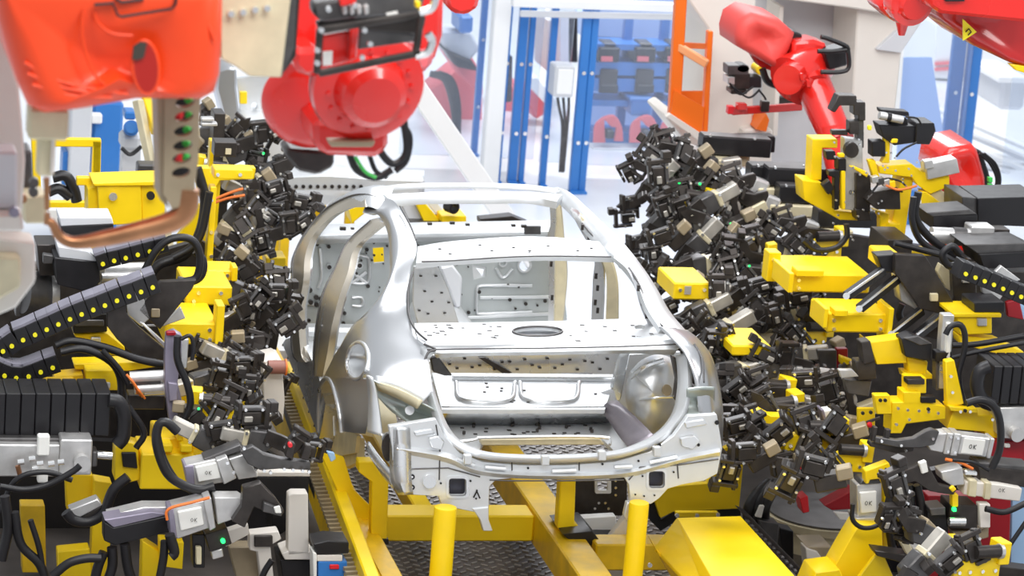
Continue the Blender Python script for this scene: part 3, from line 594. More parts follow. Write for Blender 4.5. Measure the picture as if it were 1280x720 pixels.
t = thing('distant_machine', 'blue and white plant far beyond the blue rack', 'machine', U(790, 30, y=15)); PT(t, 'body', bpy.data.materials['pale_blue_sheet'], R4(735, 24, 850, 52), 15, .5); LEG(t, 790, 50, 15.2, .5, WHT); PT(t, 'beam', TAN, R4(828, 30, 838, 52), 14.9, .2); PT(t, 'beam', GRNP, R4(740, 41, 775, 48), 14.9, .1)
# cream press frame
t = thing('press_frame', 'big cream welded machine frame behind the right-hand clamps', 'machine frame', U(960, 240, y=6.2))
PT(t, 'left_column', CRM, [(852, -12), (945, -12), (943, 60), (940, 190), (930, 205), (874, 190), (877, 100), (886, 36)], 6.0, .55, .01)
PT(t, 'left_foot', CRM, [(832, 146), (842, 140), (878, 168), (879, 196), (873, 196)], 5.8, .5, .01)
PT(t, 'inner_wall', GRW, [(942, -12), (1075, 0), (1072, 250), (965, 260), (958, 170), (940, 150)], 6.5, .05, 0)
PT(t, 'web_plate', CRM, [(975, 8), (980, 8), (972, 170), (966, 170)], 6.15, .3, .004)
PT(t, 'top_beam', CRM, [(972, -14), (1180, -14), (1160, 20), (1112, 18), (1062, 10), (975, -1)], 5.9, .6, .01)
PT(t, 'right_column', CRM, [(1072, 10), (1112, 15), (1154, 26), (1127, 66), (1118, 150), (1112, 260), (1056, 260), (1066, 112)], 6.0, .5, .01)
PT(t, 'gusset', GRW, [(1096, 62), (1126, 66), (1152, 27), (1120, 40)], 5.95, .05, .002)
PT(t, 'floor_box', CRM, [(930, 162), (966, 162), (964, 225), (928, 210)], 5.9, .4, .01)
PT(t, 'dark_slot', DRK, R4(973, 122, 1001, 130), 6.4, .05, 0)
PT(t, 'orange_gusset', ORG, [(945, 162), (958, 142), (962, 150), (958, 165)], 5.85, .2, .004)
o = thing('orange_guard_rail', 'orange tubular guard rail with sheet side on the cream frame', 'guard rail', U(860, 100, y=5.6))
for a, b, w_ in (((851, -10), (842, 147), .075), ((887, 38), (880, 168), .035)): MB().bar(U(*a, y=5.6), U(*b, y=5.6), w_, .06, (0, 1, 0), .006).build('upright', ORG, o)
MB().bar(U(846, 57, y=5.6), U(884, 80, y=5.5), .05, .05, ch=.006).build('hand_rail', TAN if 0 else mat('pale_orange_paint', (.85, .35, .15), 0, .4), o); MB().bar(U(846, 56, y=5.65), U(886, 58, y=5.9), .035, .035).build('cross_rail', ORG, o)
PT(o, 'side_sheet', ORG, [(843, 113), (880, 134), (877, 170), (838, 146)], 5.55, .02, 0); PT(o, 'back_sheet', ORG, [(846, 114), (882, 114), (880, 140)], 5.8, .02, 0)
PT(o, 'toe_board', CRM, [(832, 146), (838, 142), (878, 168), (876, 178)], 5.5, .05, .004)
# right: booth, walkway, bins
t = thing('inspection_booth', 'white booth with red stripes far behind the blue posts', 'booth', U(1182, 90, y=15)); PT(t, 'wall', WHT, [(1170, 30), (1200, 34), (1197, 100), (1168, 98)], 15, 1.0, .01); PT(t, 'side_wall', GRW, [(1200, 34), (1214, 30), (1212, 96), (1197, 100)], 15.2, .6, .01)
for b in (77, 84): PT(t, 'red_stripe', PINK, [(1169, b+1), (1198, b-1), (1198, b+3), (1169, b+5)], 14.97, .02, 0)
t = thing('walkway_steps', 'pale steel stair treads running diagonally beyond the right fence', 'stairs', U(1200, 180, y=12))
for k in range(9):
    MB().bar(U(1128, 118+k*14, y=12.2-.2*k), U(1290, 188+k*14, y=11.6-.2*k), .10, .03).build('tread', GRW if k % 2 else WHT, t)
t = thing('grey_bin', 'pale grey bin standing at the far right edge', 'bin', U(1264, 118, y=11)); BX(t, 'body', GRW, 1251, 100, 1282, 138, 11, .6, .03); BX(t, 'rim', WHT, 1248, 96, 1284, 104, 10.95, .7, .01)
t = thing('blue_screen', 'light blue sheet screen between cream frame and blue posts', 'screen', U(1150, 160, y=9)); PT(t, 'sheet', mat('light_blue_sheet', (.35, .48, .80), 0, .3), [(1128, 72), (1165, 72), (1190, 240), (1120, 240)], 9.2, .03, 0); LEG(t, 1140, 238, 9.2, .1, BLU); PT(t, 'edge_strip', WHT, [(1124, 60), (1130, 60), (1123, 160), (1117, 160)], 9.0, .03, 0)
# left far things
t = thing('blue_cabinet', 'tall blue cabinet behind the yellow tube frame at left', 'cabinet', U(132, 180, y=8)); BX(t, 'body', BLU, 113, 128, 151, 300, 8, .5, .02); BX(t, 'handle', WHT, 114, 143, 128, 155, 7.9, .08, .01); BX(t, 'side_post', GRW, 86, 130, 112, 300, 7.8, .3, .01); BX(t, 'left_strip', BLU, 78, 190, 86, 232, 7.9, .2, .01)
t = thing('pump_motor', 'small blue electric motor with ribbed end left of perforated arm', 'motor', U(164, 158, y=6)); MB().cyl(U(164, 160, y=6), U(164, 160, y=6.3), .05, seg=18).build('motor_can', BLU, t); BX(t, 'terminal_box', BLU, 156, 140, 170, 150, 6.05, .15, .01); MB().cyl(U(164, 160, y=5.97), U(164, 160, y=6), .035, seg=16).build('end_cap', bpy.data.materials['blue_paint'], t); BX(t, 'bracket', GRW, 152, 170, 176, 188, 6.1, .2, .02); LEG(t, 164, 186, 6.15, .12, GRW)
MB().tube([U(152, 185, y=6), U(163, 193, y=6), U(177, 183, y=6)], .014, 6).build('cable', BLK, t)
t = thing('tilted_chute', 'tan rail leaning beside the blue motor', 'rail', U(185, 150, y=5.5)); MB().bar(U(172, 125, y=5.6), U(244, 270, y=5.2)+V((0,0,-.8)), .05, .06, ch=.006).build('rail', TAN, t); MB().bar(U(182, 122, y=5.7), U(196, 165, y=5.5), .06, .06, ch=.006).build('yellow_rail', YEL, t); BX(t, 'screen', GRY, 172, 206, 209, 228, 5.0, .12, .01)
# second car body behind
t = thing('second_car_body', 'part of another bare silver car body waiting behind the left robot', 'car body', U(320, 180, y=7))
wr = [(272, 88), (284, 84), (296, 86), (296, 110), (300, 150), (318, 172), (340, 208), (350, 240), (330, 232), (300, 190), (280, 150), (270, 112)]
PT(t, 'quarter_panel', PANEL, wr, 7.0, .3, .03)
PT(t, 'inner_panel', STEELW, [(296, 98), (350, 92), (372, 140), (362, 152), (302, 150)], 7.4, .05, .004, [ell(318, 133, 4, 5), rrect(330, 112, 345, 126)])
PT(t, 'deck', STEELW, [(300, 150), (362, 148), (420, 152), (420, 172), (318, 172)], 7.1, .4, .01)
PT(t, 'rear_panel', STEELW, [(318, 172), (372, 168), (372, 210), (345, 215)], 6.9, .1, .01)
PT(t, 'yellow_clip', YEL, R4(300, 115, 309, 130), 7.3, .04)
for a, b in ((352, 240), (400, 245), (330, 205)): p = U(a, b, y=6.6); MB().box((p.x, p.y, p.z/2), (.08, .08, p.z), ch=.01).build('support_leg', YELD, t)
t = thing('waiting_crossmember', 'white pressed crossmember with row of holes behind the roof, left', 'crossmember', U(400, 230, y=6))
MB().loft([[U(340, 214, y=6.2), U(410, 208, y=6.2), U(470, 212, y=6.2), U(530, 216, y=6.2)], [U(345, 225, y=6.0), U(410, 222, y=6), U(470, 226, y=6), U(530, 228, y=6)], [U(345, 236, y=6.0), U(410, 236, y=6), U(455, 238, y=6), U(530, 240, y=6)], [U(350, 256, y=6.1), U(400, 254, y=6.1), U(440, 252, y=6.1), U(480, 250, y=6.1)]], 24).build('skin', STEELW, t, solid=.03)
for a in (360, 440, 520): LEG(t, a, 240, 6.15, .06, YELD)
m = MB()
for a in range(352, 452, 9): p = U(a, 233, y=5.97); m.cyl(p, p+V((0, -.01, 0)), .013, seg=8)
m.build('rivet_hole', DRK, t)
t = thing('front_fixture', 'low yellow and grey fixture seen through the windscreen opening', 'fixture', U(560, 265, y=5.5))
PT(t, 'yellow_ramp', YEL, [(518, 252), (530, 252), (552, 278), (530, 278)], 5.4, .2, .005); PT(t, 'grey_ramp', GRW, [(500, 252), (518, 250), (532, 278), (512, 278)], 5.45, .2, .005); LEG(t, 540, 276, 5.4, .3, GRY); PT(t, 'grey_ramp', GRW, [(532, 252), (546, 252), (566, 278), (553, 278)], 5.45, .2, .005)
PT(t, 'yellow_block', YEL, R4(552, 270, 583, 279), 5.3, .2, .005); PT(t, 'dark_strip', DRK, [(600, 274), (640, 270), (662, 279), (600, 280)], 5.2, .1, .003)
c = U(560, 257, y=5.3); MB().cyl(c, c+V((.03, -.06, 0)), .04, seg=20, inner=.025).build('ring', BLK, t)
PT(t, 'yellow_strip', YEL, [(436, 262), (458, 254), (462, 262), (440, 280)], 5.3, .2, .005); PT(t, 'yellow_patch', YEL, R4(461, 306, 484, 332), 4.0, .05, .003)
# ================================================================ SKID, TREAD PLATES, POSTS
tp_ = MB().box((-.1, 1.5, .02), (9.0, 7.6, .04)).build('tread_plate_floor', mat('worn_tread_plate', (.17, .15, .14), .6, .4, .4, 3)); tag(tp_, 'dark chequered steel floor plates beneath the car body', 'floor plate')
lg = MB(); 
for i in range(46):
    for j in range(60):
        x = -.75+i*.045; y = -.2+j*.072+(.036 if i % 2 else 0); a = .6 if i % 2 else -.6
        lg.bar((x-.019*math.cos(a), y-.019*math.sin(a), .043), (x+.019*math.cos(a), y+.019*math.sin(a), .043), .010, .008)
lg = lg.build('tread_lug', mat('polished_lug_steel', (.55, .52, .49), .7, .35, .3, 2), None, smooth=0); lg.parent = tp_; lg['kind'] = 'stuff'
sk = thing('skid_frame', 'yellow welded skid frame carrying the car body', 'skid', (-.2, 1.3, .3))
for x0, x1, y0, y1, z0, z1, m in ((-.87, -.70, -1.2, 4.6, .22, .40, YELD), (.17, .34, -1.2, 2.6, .22, .40, YELD), (-.70, .17, 1.12, 1.30, .24, .38, YEL), (-.38, -.28, 1.3, 3.4, .2, .3, YEL)):
    MB().box(((x0+x1)/2, (y0+y1)/2, (z0+z1)/2), (x1-x0, y1-y0, z1-z0), ch=.008).build('skid_beam', m, sk)
MB().box((.62, .7, .33), (.5, .16, .14), ch=.008).build('skid_beam', YELD, sk)
PT(sk, 'left_upright', YEL, [(448, 577), (470, 577), (486, 593), (484, 675), (453, 674), (464, 670), (465, 603), (448, 590)], .78, .08, .005)
PT(sk, 'middle_upright', YEL, [(701, 597), (720, 597), (718, 655), (725, 658), (725, 665), (703, 668), (697, 660)], .8, .08, .005)
MB().box((-.785, 1.1, .405), (.05, 3.2, .012)).build('wear_strip', YELD, sk)
PT(sk, 'base_shoe', BLK, [(455, 674), (486, 674), (486, 681), (455, 681)], .77, .1, .003); PT(sk, 'base_shoe', BLK, [(703, 668), (740, 664), (755, 682), (720, 682)], .7, .3, .003)
for a, b, y, r, lb in ((557, 634, -.08, .054, 'thick yellow support post under the left of the rear panel'), (799, 628, -.06, .048, 'thick yellow support post under the right of the rear panel')):
    p = U(a, b, y=y); t = thing('support_post', lb, 'post', (p.x, p.y, .04)); MB().lathe((p.x, p.y, .04), (p.x, p.y, 1), [(0, r), (p.z-.05, r), (p.z-.04, r*.96)], 28).build('tube', YEL, t); MB().cyl((p.x, p.y, .04), (p.x, p.y, .06), r*1.8, seg=24).build('base_plate', YEL, t)
t = thing('chain_rail', 'yellow conveyor rail with brown roller strip left of the skid', 'conveyor rail', (-1.05, 1.5, .3))
A = U(350, 470, z=.45); B = U(440, 720, z=.45)
MB().bar(U(363, 462, z=.5), U(468, 740, z=.5), .07, .1, ch=.008).build('rail', YEL, t); MB().bar(U(352, 470, z=.42), U(452, 740, z=.42), .11, .06).build('roller_bed', DRK, t)
a0, b0 = U(352, 470, z=.47), U(452, 740, z=.47)
for k in range(56):
    c = a0.lerp(b0, k/56); MB().bar(c+V((-.045, 0, 0)), c+V((.045, .015, 0)), .022, .02).build('roller', TAND, t) if k else MB().bar(c+V((-.045, 0, 0)), c+V((.045, .015, 0)), .022, .02).build('roller', TAND, t)
MB().bar(U(345, 480, z=.38), U(436, 740, z=.38), .03, .12).build('side_strip', YELD, t)
PT(t, 'rail_bracket', YEL, [(398, 562), (430, 572), (442, 612), (470, 640), (478, 668), (446, 676), (420, 610)], 1.0, .03, .004)
t = thing('perforated_plate', 'black mounting plate with square window right of the skid upright', 'plate', U(750, 620, y=1.2))
PT(t, 'plate', DRK, [(718, 596), (784, 595), (784, 645), (718, 645)], 1.2, .03, .003, [rrect(745, 601, 763, 615, 2)])
PT(t, 'window_frame', WHT, rrect(744, 600, 764, 617, 2), 1.18, .02, 0, [rrect(747, 602, 760, 613, 2)])
m = MB()
for a, b in [(769, 600), (769, 609), (769, 618), (748, 628), (756, 628), (743, 635), (760, 635), (748, 642), (756, 642)]: p = U(a, b, y=1.19); m.cyl(p, p+V((0, -.012, 0)), .007, seg=8)
m.build('stud', CHR, t)
t = thing('white_tray', 'white metal tray and cream bracket below the black mounting plate', 'tray', U(755, 660, y=.9))
PT(t, 'tray', WHT, [(718, 648), (770, 645), (772, 672), (745, 664), (720, 660)], 1.0, .06, .004); PT(t, 'bracket', CRM, [(762, 672), (786, 640), (787, 676)], .85, .05, .004); PT(t, 'yellow_edge', YEL, R4(748, 672, 787, 677), .8, .04); PT(t, 'black_shelf', BLK, R4(750, 678, 787, 692), .8, .2); PT(t, 'cream_skirt', CRM, [(752, 694), (790, 694), (790, 735), (770, 735)], .82, .1)
# yellow hood bottom right
t = thing('yellow_hood', 'large bright yellow sheet hood low at right of the car body', 'hood', U(920, 690, z=.5))
hd = MB(); q = [U(846, 647, z=.62), U(926, 645, z=.62), U(1012, 740, z=.62), U(900, 740, z=.62)]; e = [U(818, 684, z=.5), U(890, 760, z=.5)]
hd.prism(q, (0, 0, -.02)); hd.prism([q[0], e[0], e[1], q[3]], (0, 0, -.02)); hd.build('top_sheet', YEL, t, bev=.003)
PT(t, 'front_flange', YEL, R4(845, 640, 898, 647), 1.55, .03); PT(t, 'side_strip', YELD, [(812, 672), (818, 684), (870, 740), (850, 740)], .2, .05)
m = MB()
for a, b in [(846, 644), (871, 644), (897, 643), (812, 706)]: p = U(a, b, y=1.53 if b < 700 else .1); m.cyl(p, p+V((0, -.01, 0)), .012, seg=8)
m.build('bolt', CHR, t)
PT(t, 'back_panel', YEL, [(822, 612), (836, 608), (884, 604), (905, 560), (932, 550), (924, 636), (842, 640), (826, 648), (820, 630)], 1.7, .04, .004)
PT(t, 'dark_gap', BLK, [(812, 615), (822, 612), (826, 650), (840, 640), (926, 634), (926, 645), (848, 650), (826, 664), (812, 650)], 1.75, .04, .002)
PT(t, 'chain_track', DRK, [(926, 640), (938, 646), (1010, 720), (1014, 740), (996, 720)], .9, .12, .004)
for k in range(14): p = U(934+5.4*k, 652+5.6*k, y=.85); MB().box(p, (.022, .03, .018), ch=.004).build('chain_link', GRY, t)
# ================================================================ ROBOTS AND WELD GUN (nearer the camera)
t = thing('red_motor_cover', 'big smooth orange-red robot cover with oval recess, upper left', 'robot', U(140, 60, y=-6))
o = [(-14, -30), (-4, 20), (8, 62), (20, 100), (34, 130), (52, 139), (100, 134), (170, 122), (215, 121), (252, 121), (268, 112), (274, 92), (277, 50), (278, -30)]
pillow(o, -6, .7, .09).build('cover_shell', ORR, t, smooth=60)
rc_ = [U(a, b, y=-6.005) for a, b in ell(182, 84, 16, 33, 28, -.08)]
MB().tube(rc_+[rc_[0]], .006, 8, 50).build('recess_lip', ORR, t, smooth=80)
rin = [U(a, b, y=-6.012) for a, b in ell(182, 84, 15, 31, 24, -.08)]
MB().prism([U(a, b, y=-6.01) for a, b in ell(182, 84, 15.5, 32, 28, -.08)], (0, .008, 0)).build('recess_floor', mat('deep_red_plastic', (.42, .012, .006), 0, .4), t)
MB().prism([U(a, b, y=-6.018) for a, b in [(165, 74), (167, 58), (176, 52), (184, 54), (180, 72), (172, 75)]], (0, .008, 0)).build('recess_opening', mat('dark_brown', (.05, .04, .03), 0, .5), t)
for L in ([(118, 6), (141, 4), (147, 19), (152, 21), (214, 11), (219, 6), (221, -6)], [(144, -3), (152, 3), (180, -1)]):
    MB().tube([U(a, b, y=-6.005) for a, b in L], .0042, 6, smooth=False).build('logo_stroke', INK, t)
for L in ([(108, -10), (102, 30), (108, 70), (124, 100), (150, 118)], [(252, -10), (258, 25), (268, 50)], [(30, 78), (70, 100), (120, 112), (160, 118)], [(34, 92), (80, 110), (130, 118)], [(40, 106), (90, 120), (140, 122)], [(116, 8), (122, 28), (140, 42), (166, 45)]):
    MB().tube([U(a, b, y=-5.99) for a, b in L], .0045, 8).build('moulded_ridge', ORR, t, smooth=80)
t = thing('gun_mounting_plate', 'tan metal plate with four bright bolts right of the orange-red cover', 'plate', U(320, 40, y=-5.6))
PT(t, 'plate', TAN, [(274, -20), (366, -20), (352, 97), (312, 96), (295, 84), (276, 74)], -5.6, .06, .004); PT(t, 'side_edge', GRY, [(356, -20), (372, -20), (368, 60), (352, 97), (350, 97)], -5.55, .08, .003)
PT(t, 'dark_seal', DRK, [(367, -20), (376, -20), (370, 70), (356, 90)], -5.5, .08, .003)
for a, b in ((288, 16), (303, 14), (318, 11), (333, 9)): p = U(a, b, y=-5.6); MB().cyl(p, p+V((0, -.02, 0)), .009, seg=12).build('cap_screw', CHR, t)
t = thing('weld_gun', 'tan spot weld gun arm with oval holes and curved copper electrode arm', 'weld gun', U(225, 180, y=-5.8))
hs = [ell(231, 128+18.2*k-(.6*k if k > 3 else 0), 12, 6.6, 18, -.2) for k in range(6)]
hs = [[(a-.9*k, b) for a, b in h] for k, h in enumerate(hs)]
PT(t, 'perforated_arm', TAND, [(206, 112), (251, 112), (248, 200), (243, 238), (232, 256), (215, 262), (204, 242)], -5.8, .03, .003, hs)
PT(t, 'back_arm', TAND, [(196, 112), (209, 112), (207, 245), (212, 262), (200, 250)], -5.79, .14, .003)
for k, (a, b, m) in enumerate([(235, 126, GRNP), (236, 145, GRNP), (233, 163, GRNP), (232, 180, GRNP), (222, 149, REDP), (222, 203, REDP), (232, 199, GRNP)]):
    p = U(a, b, y=-5.7); MB().cyl(p, p+V((.01, .02, .012)), .011, seg=10).build('coolant_fitting', m, t)
PT(t, 'inner_web', BLK, [(215, 115), (246, 115), (240, 230), (215, 235)], -5.62, .02, 0)
cp = [(236, 236), (232, 262), (214, 277), (170, 289), (125, 299), (92, 303), (74, 295), (66, 280), (60, 276)]
rad = [.030, .032, .030, .027, .025, .023, .019, .015, .012]
P3 = cat([U(a, b, y=-5.78) for a, b in cp], 44); m = MB()
for i in range(43):
    r0 = lerp_tab(i/43*8, list(range(9)), rad); r1 = lerp_tab((i+1)/43*8, list(range(9)), rad)
sec = []
for i in range(44):
    X = (P3[min(i+1, 43)]-P3[max(i-1, 0)]).normalized(); A = V((0, 1, 0)); B = X.cross(A).normalized(); r0 = lerp_tab(i/43*8, list(range(9)), rad)
    sec.append([P3[i]+(A*math.cos(2*math.pi*k/14)+B*math.sin(2*math.pi*k/14))*r0 for k in range(14)])
for i in range(43):
    pass
m.v = [tuple(p) for s_ in sec for p in s_]; m.f = [(i*14+k, i*14+(k+1) % 14, (i+1)*14+(k+1) % 14, (i+1)*14+k) for i in range(43) for k in range(14)]+[tuple(range(14)), tuple(range(43*14, 44*14))]
m.build('copper_arm', COP, t, smooth=80)
MB().cyl(U(59.5, 280, y=-5.78), U(59, 266, y=-5.78), .011, .007, 14).build('lower_tip', COP, t); MB().cyl(U(59, 262, y=-5.78), U(58, 222, y=-5.78), .007, .009, 14).build('upper_electrode', COP, t)
BX(t, 'electrode_holder', TAN, 47, 172, 69, 221, -5.82, .06, .008); BX(t, 'holder_block', TAN, 36, 137, 86, 176, -5.85, .10, .008); BX(t, 'terminal_strip', CRM, 64, 172, 68, 218, -5.84, .02, .003)
# gun drive and cream housings at far left
t = thing('gun_drive_housing', 'cream painted drive housing stepping down the left picture edge', 'housing', U(20, 260, y=-5.2))
for nm, p, y, m in (('upper_housing', [(-20, 20), (6, 45), (24, 110), (32, 200), (28, 265), (-20, 265)], -5.2, CRM), ('centre_housing', [(-20, 190), (22, 190), (22, 262), (-20, 262)], -5.4, GRW), ('ledge', [(-20, 268), (28, 268), (30, 290), (-20, 290)], -5.45, CRM), ('lower_housing', [(-20, 295), (44, 303), (45, 352), (20, 385), (-20, 402)], -5.3, CRM), ('lower_cheek', [(-20, 320), (26, 322), (26, 360), (-20, 386)], -5.36, TAN), ('side_block', [(28, 244), (58, 244), (60, 280), (30, 280)], -5.0, TAN), ('drive_end', [(22, 190), (40, 188), (42, 235), (24, 240)], -4.9, GRY)):
    PT(t, nm, m, p, y, .12, .008)
for a, b, m in ((17, 263, PURP), (41, 238, GRY), (42, 226, GRY), (27, 246, COP)): p = U(a, b, y=-5.42 if b > 260 else -5.05); MB().cyl(p, p+V((0, -.03, 0)), .014, seg=12).build('hex_screw', m, t)
# ---- red robot wrist with dress pack
t = thing('red_robot', 'glossy red robot wrist with bolted flange and dark dress-pack frame, top centre-left', 'robot', U(440, 100, y=-5.2))
def disc(cx, cy, r_px, y, axis, prof, m, nm):
    c = U(cx, cy, y=y); k = (U(cx+1, cy, y=y)-c).length
    MB().lathe(c, c+V(axis), [(a*k, b*k) for a, b in prof], 48).build(nm, m, t, smooth=30)
ax = V((.10, -.95, -.22)).normalized()
disc(455, 100, 70, -5.0, ax, [(0, 70), (6, 72), (10, 72), (11, 69), (13, 69), (14, 72), (24, 70), (28, 62), (29, 46), (36, 44), (52, 40), (60, 30), (62, 6)], RED, 'flange_housing')
cc = U(455, 100, y=-5.0); kk = (U(456, 100, y=-5)-cc).length; A = ax.cross(V((0, 0, 1))).normalized(); B = ax.cross(A)
MB().tube([cc+ax*12*kk+(A*math.cos(q)+B*math.sin(q))*71*kk for q in [i*math.pi/24 for i in range(49)]], .004, 6, 90).build('shadow_gap', DRED, t, smooth=80)
for k in range(13):
    a = math.pi*(.0+.125*k*1.0)+.1; c = U(455, 100, y=-5.0); kk = (U(456, 100, y=-5)-c).length; A = ax.cross(V((0, 0, 1))).normalized(); B = ax.cross(A)
    p = c+ax*28*kk+(A*math.cos(a)+B*math.sin(a))*53*kk; MB().cyl(p, p+ax*.010, .008, seg=6).build('flange_screw', RED, t)
disc(385, 128, 48, -4.6, V((-.35, -.9, -.2)).normalized(), [(0, 56), (10, 57), (16, 52), (20, 44), (22, 40), (24, 10)], RED, 'rear_wheel_cover')
PT(t, 'neck', RED, [(392, 150), (486, 150), (486, 188), (470, 197), (405, 195), (392, 180)], -4.9, .3, .02); PT(t, 'neck_foot', DRK, [(360, 186), (418, 190), (418, 208), (398, 219), (372, 214), (358, 196)], -4.6, .15, .01)
PT(t, 'mounting_ring', TAND, [(410, 176), (470, 176), (466, 184), (414, 184)], -5.05, .05, .004)
PT(t, 'upper_housing', RED, [(358, -30), (400, -30), (402, 50), (392, 95), (366, 90), (362, 40)], -4.9, .3, .02)
PT(t, 'side_housing', RED, [(520, -30), (556, -20), (554, 45), (543, 80), (524, 92), (518, 40)], -4.7, .3, .02)
PT(t, 'side_cover', PINK, [(505, 75), (545, 60), (540, 88), (515, 96)], -4.75, .2, .02)
PT(t, 'top_cap', RED, [(552, -20), (604, -20), (598, 8), (592, 16), (575, 20), (560, 12)], -2.5, .2, .02)
PT(t, 'left_shoulder', RED, [(366, 60), (402, 60), (402, 96), (380, 98), (366, 84)], -5.1, .2, .02)
PT(t, 'valve_plate', GRY, [(450, 38), (520, 28), (518, 52), (448, 62)], -5.45, .03, .003); PT(t, 'centre_block', RED, [(402, 45), (440, 38), (436, 78), (402, 86)], -5.45, .05, .006)
PT(t, 'white_sticker', STK, [(404, 65), (416, 64), (415, 81), (404, 82)], -5.47, .01, 0); PT(t, 'red_post', RED, [(438, 36), (449, 34), (446, 74), (436, 78)], -5.5, .05, .005)
PT(t, 'manifold', GRY, [(392, 5), (430, -2), (515, -14), (532, -6), (526, 16), (440, 24), (404, 28), (393, 20)], -5.5, .09, .008)
PT(t, 'manifold', DRK, [(396, 28), (520, 12), (533, 22), (528, 44), (440, 36), (400, 40)], -5.46, .04, .005)
for a, b in (((399, 38), (524, 18)), ((398, 92), (526, 66)), ((400, 36), (396, 92)), ((527, 18), (519, 70))): MB().bar(U(*a, y=-5.55), U(*b, y=-5.55), .02, .02, ch=.004).build('dress_frame_bar', DRK, t)
for L in ([(524, 16), (540, 10), (545, -6)], [(519, 70), (534, 66), (540, 52), (535, 42)]): MB().tube([U(*q, y=-5.55) for q in L], .012, 8).build('bent_tube', CHR, t)
m = MB()
for a, b in ((401, 37), (455, 37), (452, 71), (396, 62), (396, 78), (410, 11), (443, 6), (462, 54)): p = U(a, b, y=-5.58); m.cyl(p, p+V((0, -.015, 0)), .008, seg=12)
m.build('bright_bolt', CHR, t)
PT(t, 'name_plate', STK, [(483, 17), (497, 14), (498, 24), (485, 26)], -5.52, .01, 0)
for k in range(4): a = 428+k*9; PT(t, 'connector', ALU, [(a, 8), (a+6, 6), (a+7, 17), (a+1, 19)], -5.53, .03, .003)
PT(t, 'connector_red', RED, [(424, -3), (446, -8), (446, 4), (426, 9)], -5.56, .05, .004); PT(t, 'yellow_tip', YEL, R4(520, 2, 526, 10), -5.56, .03, .002)
for L, r in (([(470, 168), (476, 190), (492, 205), (508, 190), (505, 150)], .012), ([(498, 150), (512, 170), (508, 200), (494, 214)], .010), ([(436, 190), (446, 212), (470, 222), (490, 212)], .012), ([(462, 195), (470, 214), (484, 222)], .008)):
    MB().tube([U(*q, y=-4.6) for q in L], r, 8).build('cable', BLK, t, smooth=80)
MB().tube([U(*q, y=-4.65) for q in [(444, 196), (456, 214), (470, 222)]], .006, 6).build('green_hose', GRNP, t)
# ---- red robot arm, centre right
t = thing('red_robot', 'red robot with smooth motor cover and long lower arm reaching down to the clamps', 'robot', U(1000, 100, y=4.4))
pillow([(917, 42), (922, 24), (937, 14), (972, 22), (992, 40), (986, 60), (972, 84), (966, 84), (918, 56)], 4.2, .32, .07).build('motor_cover', mat('soft_red_cover', (.72, .07, .06), 0, .5), t, smooth=60)
PT(t, 'gear_gap', BLK, [(966, 62), (990, 38), (1004, 44), (984, 88), (966, 84)], 4.3, .3, .01)
for a, b in ((976, 60), (980, 50), (972, 68), (983, 44)): PT(t, 'green_plug', GRNP if a % 2 == 0 else STK, [(a, b), (a+8, b-3), (a+9, b+1), (a+1, b+5)], 4.25, .04, .002)
def rod(a, b, ya, yb, r, r2, nm, m=RED, seg=28): return MB().cyl(U(*a, y=ya), U(*b, y=yb), r, r2, seg).build(nm, m, t, smooth=40)
rod((1010, 92), (1048, 178), 4.2, 3.9, .115, .10, 'lower_arm'); rod((988, 100), (1022, 76), 4.15, 4.3, .15, .13, 'elbow_housing'); rod((985, 100), (998, 90), 4.0, 4.2, .09, .10, 'elbow_cap'); rod((1040, 160), (1050, 238), 3.95, 3.8, .10, .05, 'wrist')
p = U(1050, 236, y=3.85); MB().cyl((p.x+.05, 4.3, 0), (p.x, p.y, p.z), .22, .06, 24).build('base_column', RED, t, smooth=40)
rod((1007, 104), (1012, 113), 4.15, 4.1, .122, .124, 'arm_flange')
c = U(1008, 104, y=4.1)
PT(t, 'link_fork', RED, [(992, 52), (1018, 50), (1036, 56), (1024, 74), (1004, 88), (990, 80)], 4.2, .2, .02)
PT(t, 'cable_box', BLK, [(1030, 66), (1058, 58), (1060, 82), (1036, 88)], 4.1, .15, .01)
for L in ([(1026, 46), (1034, 48), (1058, 58), (1059, 66)], [(1026, 90), (1050, 90), (1061, 84), (1060, 60)], [(1022, 64), (1040, 64), (1058, 62)]): MB().tube([U(*q, y=4.0) for q in L], .014, 8).build('guard_tube', BLK, t)
for a, b in ((1000, 92), (1008, 100)): PT(t, 'raised_mark', RED, [(a, b), (a+4, b), (a+5, b+9), (a+1, b+9)], 3.93, .03, .002)
MB().tube([U(*q, y=4.3) for q in [(953, 86), (960, 102), (978, 108), (992, 104)]], .022, 8).build('cable', BLK, t)
PT(t, 'rear_link', RED, [(938, 66), (968, 84), (974, 92), (950, 84)], 4.5, .1, .01)
t = thing('camera_cluster', 'black camera and valve cluster with yellow cap beside the red robot', 'camera', U(930, 100, y=5))
MB().bar(U(930, 100, y=5.05), U(930, 100, y=6.0), .04, .04).build('mounting_arm', GRY, t)
for nm, m, p in (('body', DRK, R4(918, 92, 938, 112)), ('upper_body', GRY, R4(910, 82, 936, 94)), ('round_head', BLK, ell(929, 86, 8, 5, 12)), ('white_block', ALU, R4(910, 96, 919, 106)), ('side_block', BLK, R4(936, 96, 952, 110)), ('yellow_cap', YEL, ell(951, 88, 6, 6, 12)), ('cable_mass', DRK, R4(914, 112, 934, 118))): PT(t, nm, m, p, 5.0, .12, .005)
for L in ([(912, 104), (925, 118), (942, 108)], [(918, 110), (936, 122), (950, 112)], [(948, 112), (956, 122), (958, 130)]): MB().tube([U(*q, y=4.95) for q in L], .007, 6).build('wire', BLK, t)
t = thing('red_arm_bar', 'slim red bar with fittings crossing in front of the cream frame', 'bar', U(960, 135, y=4.6))
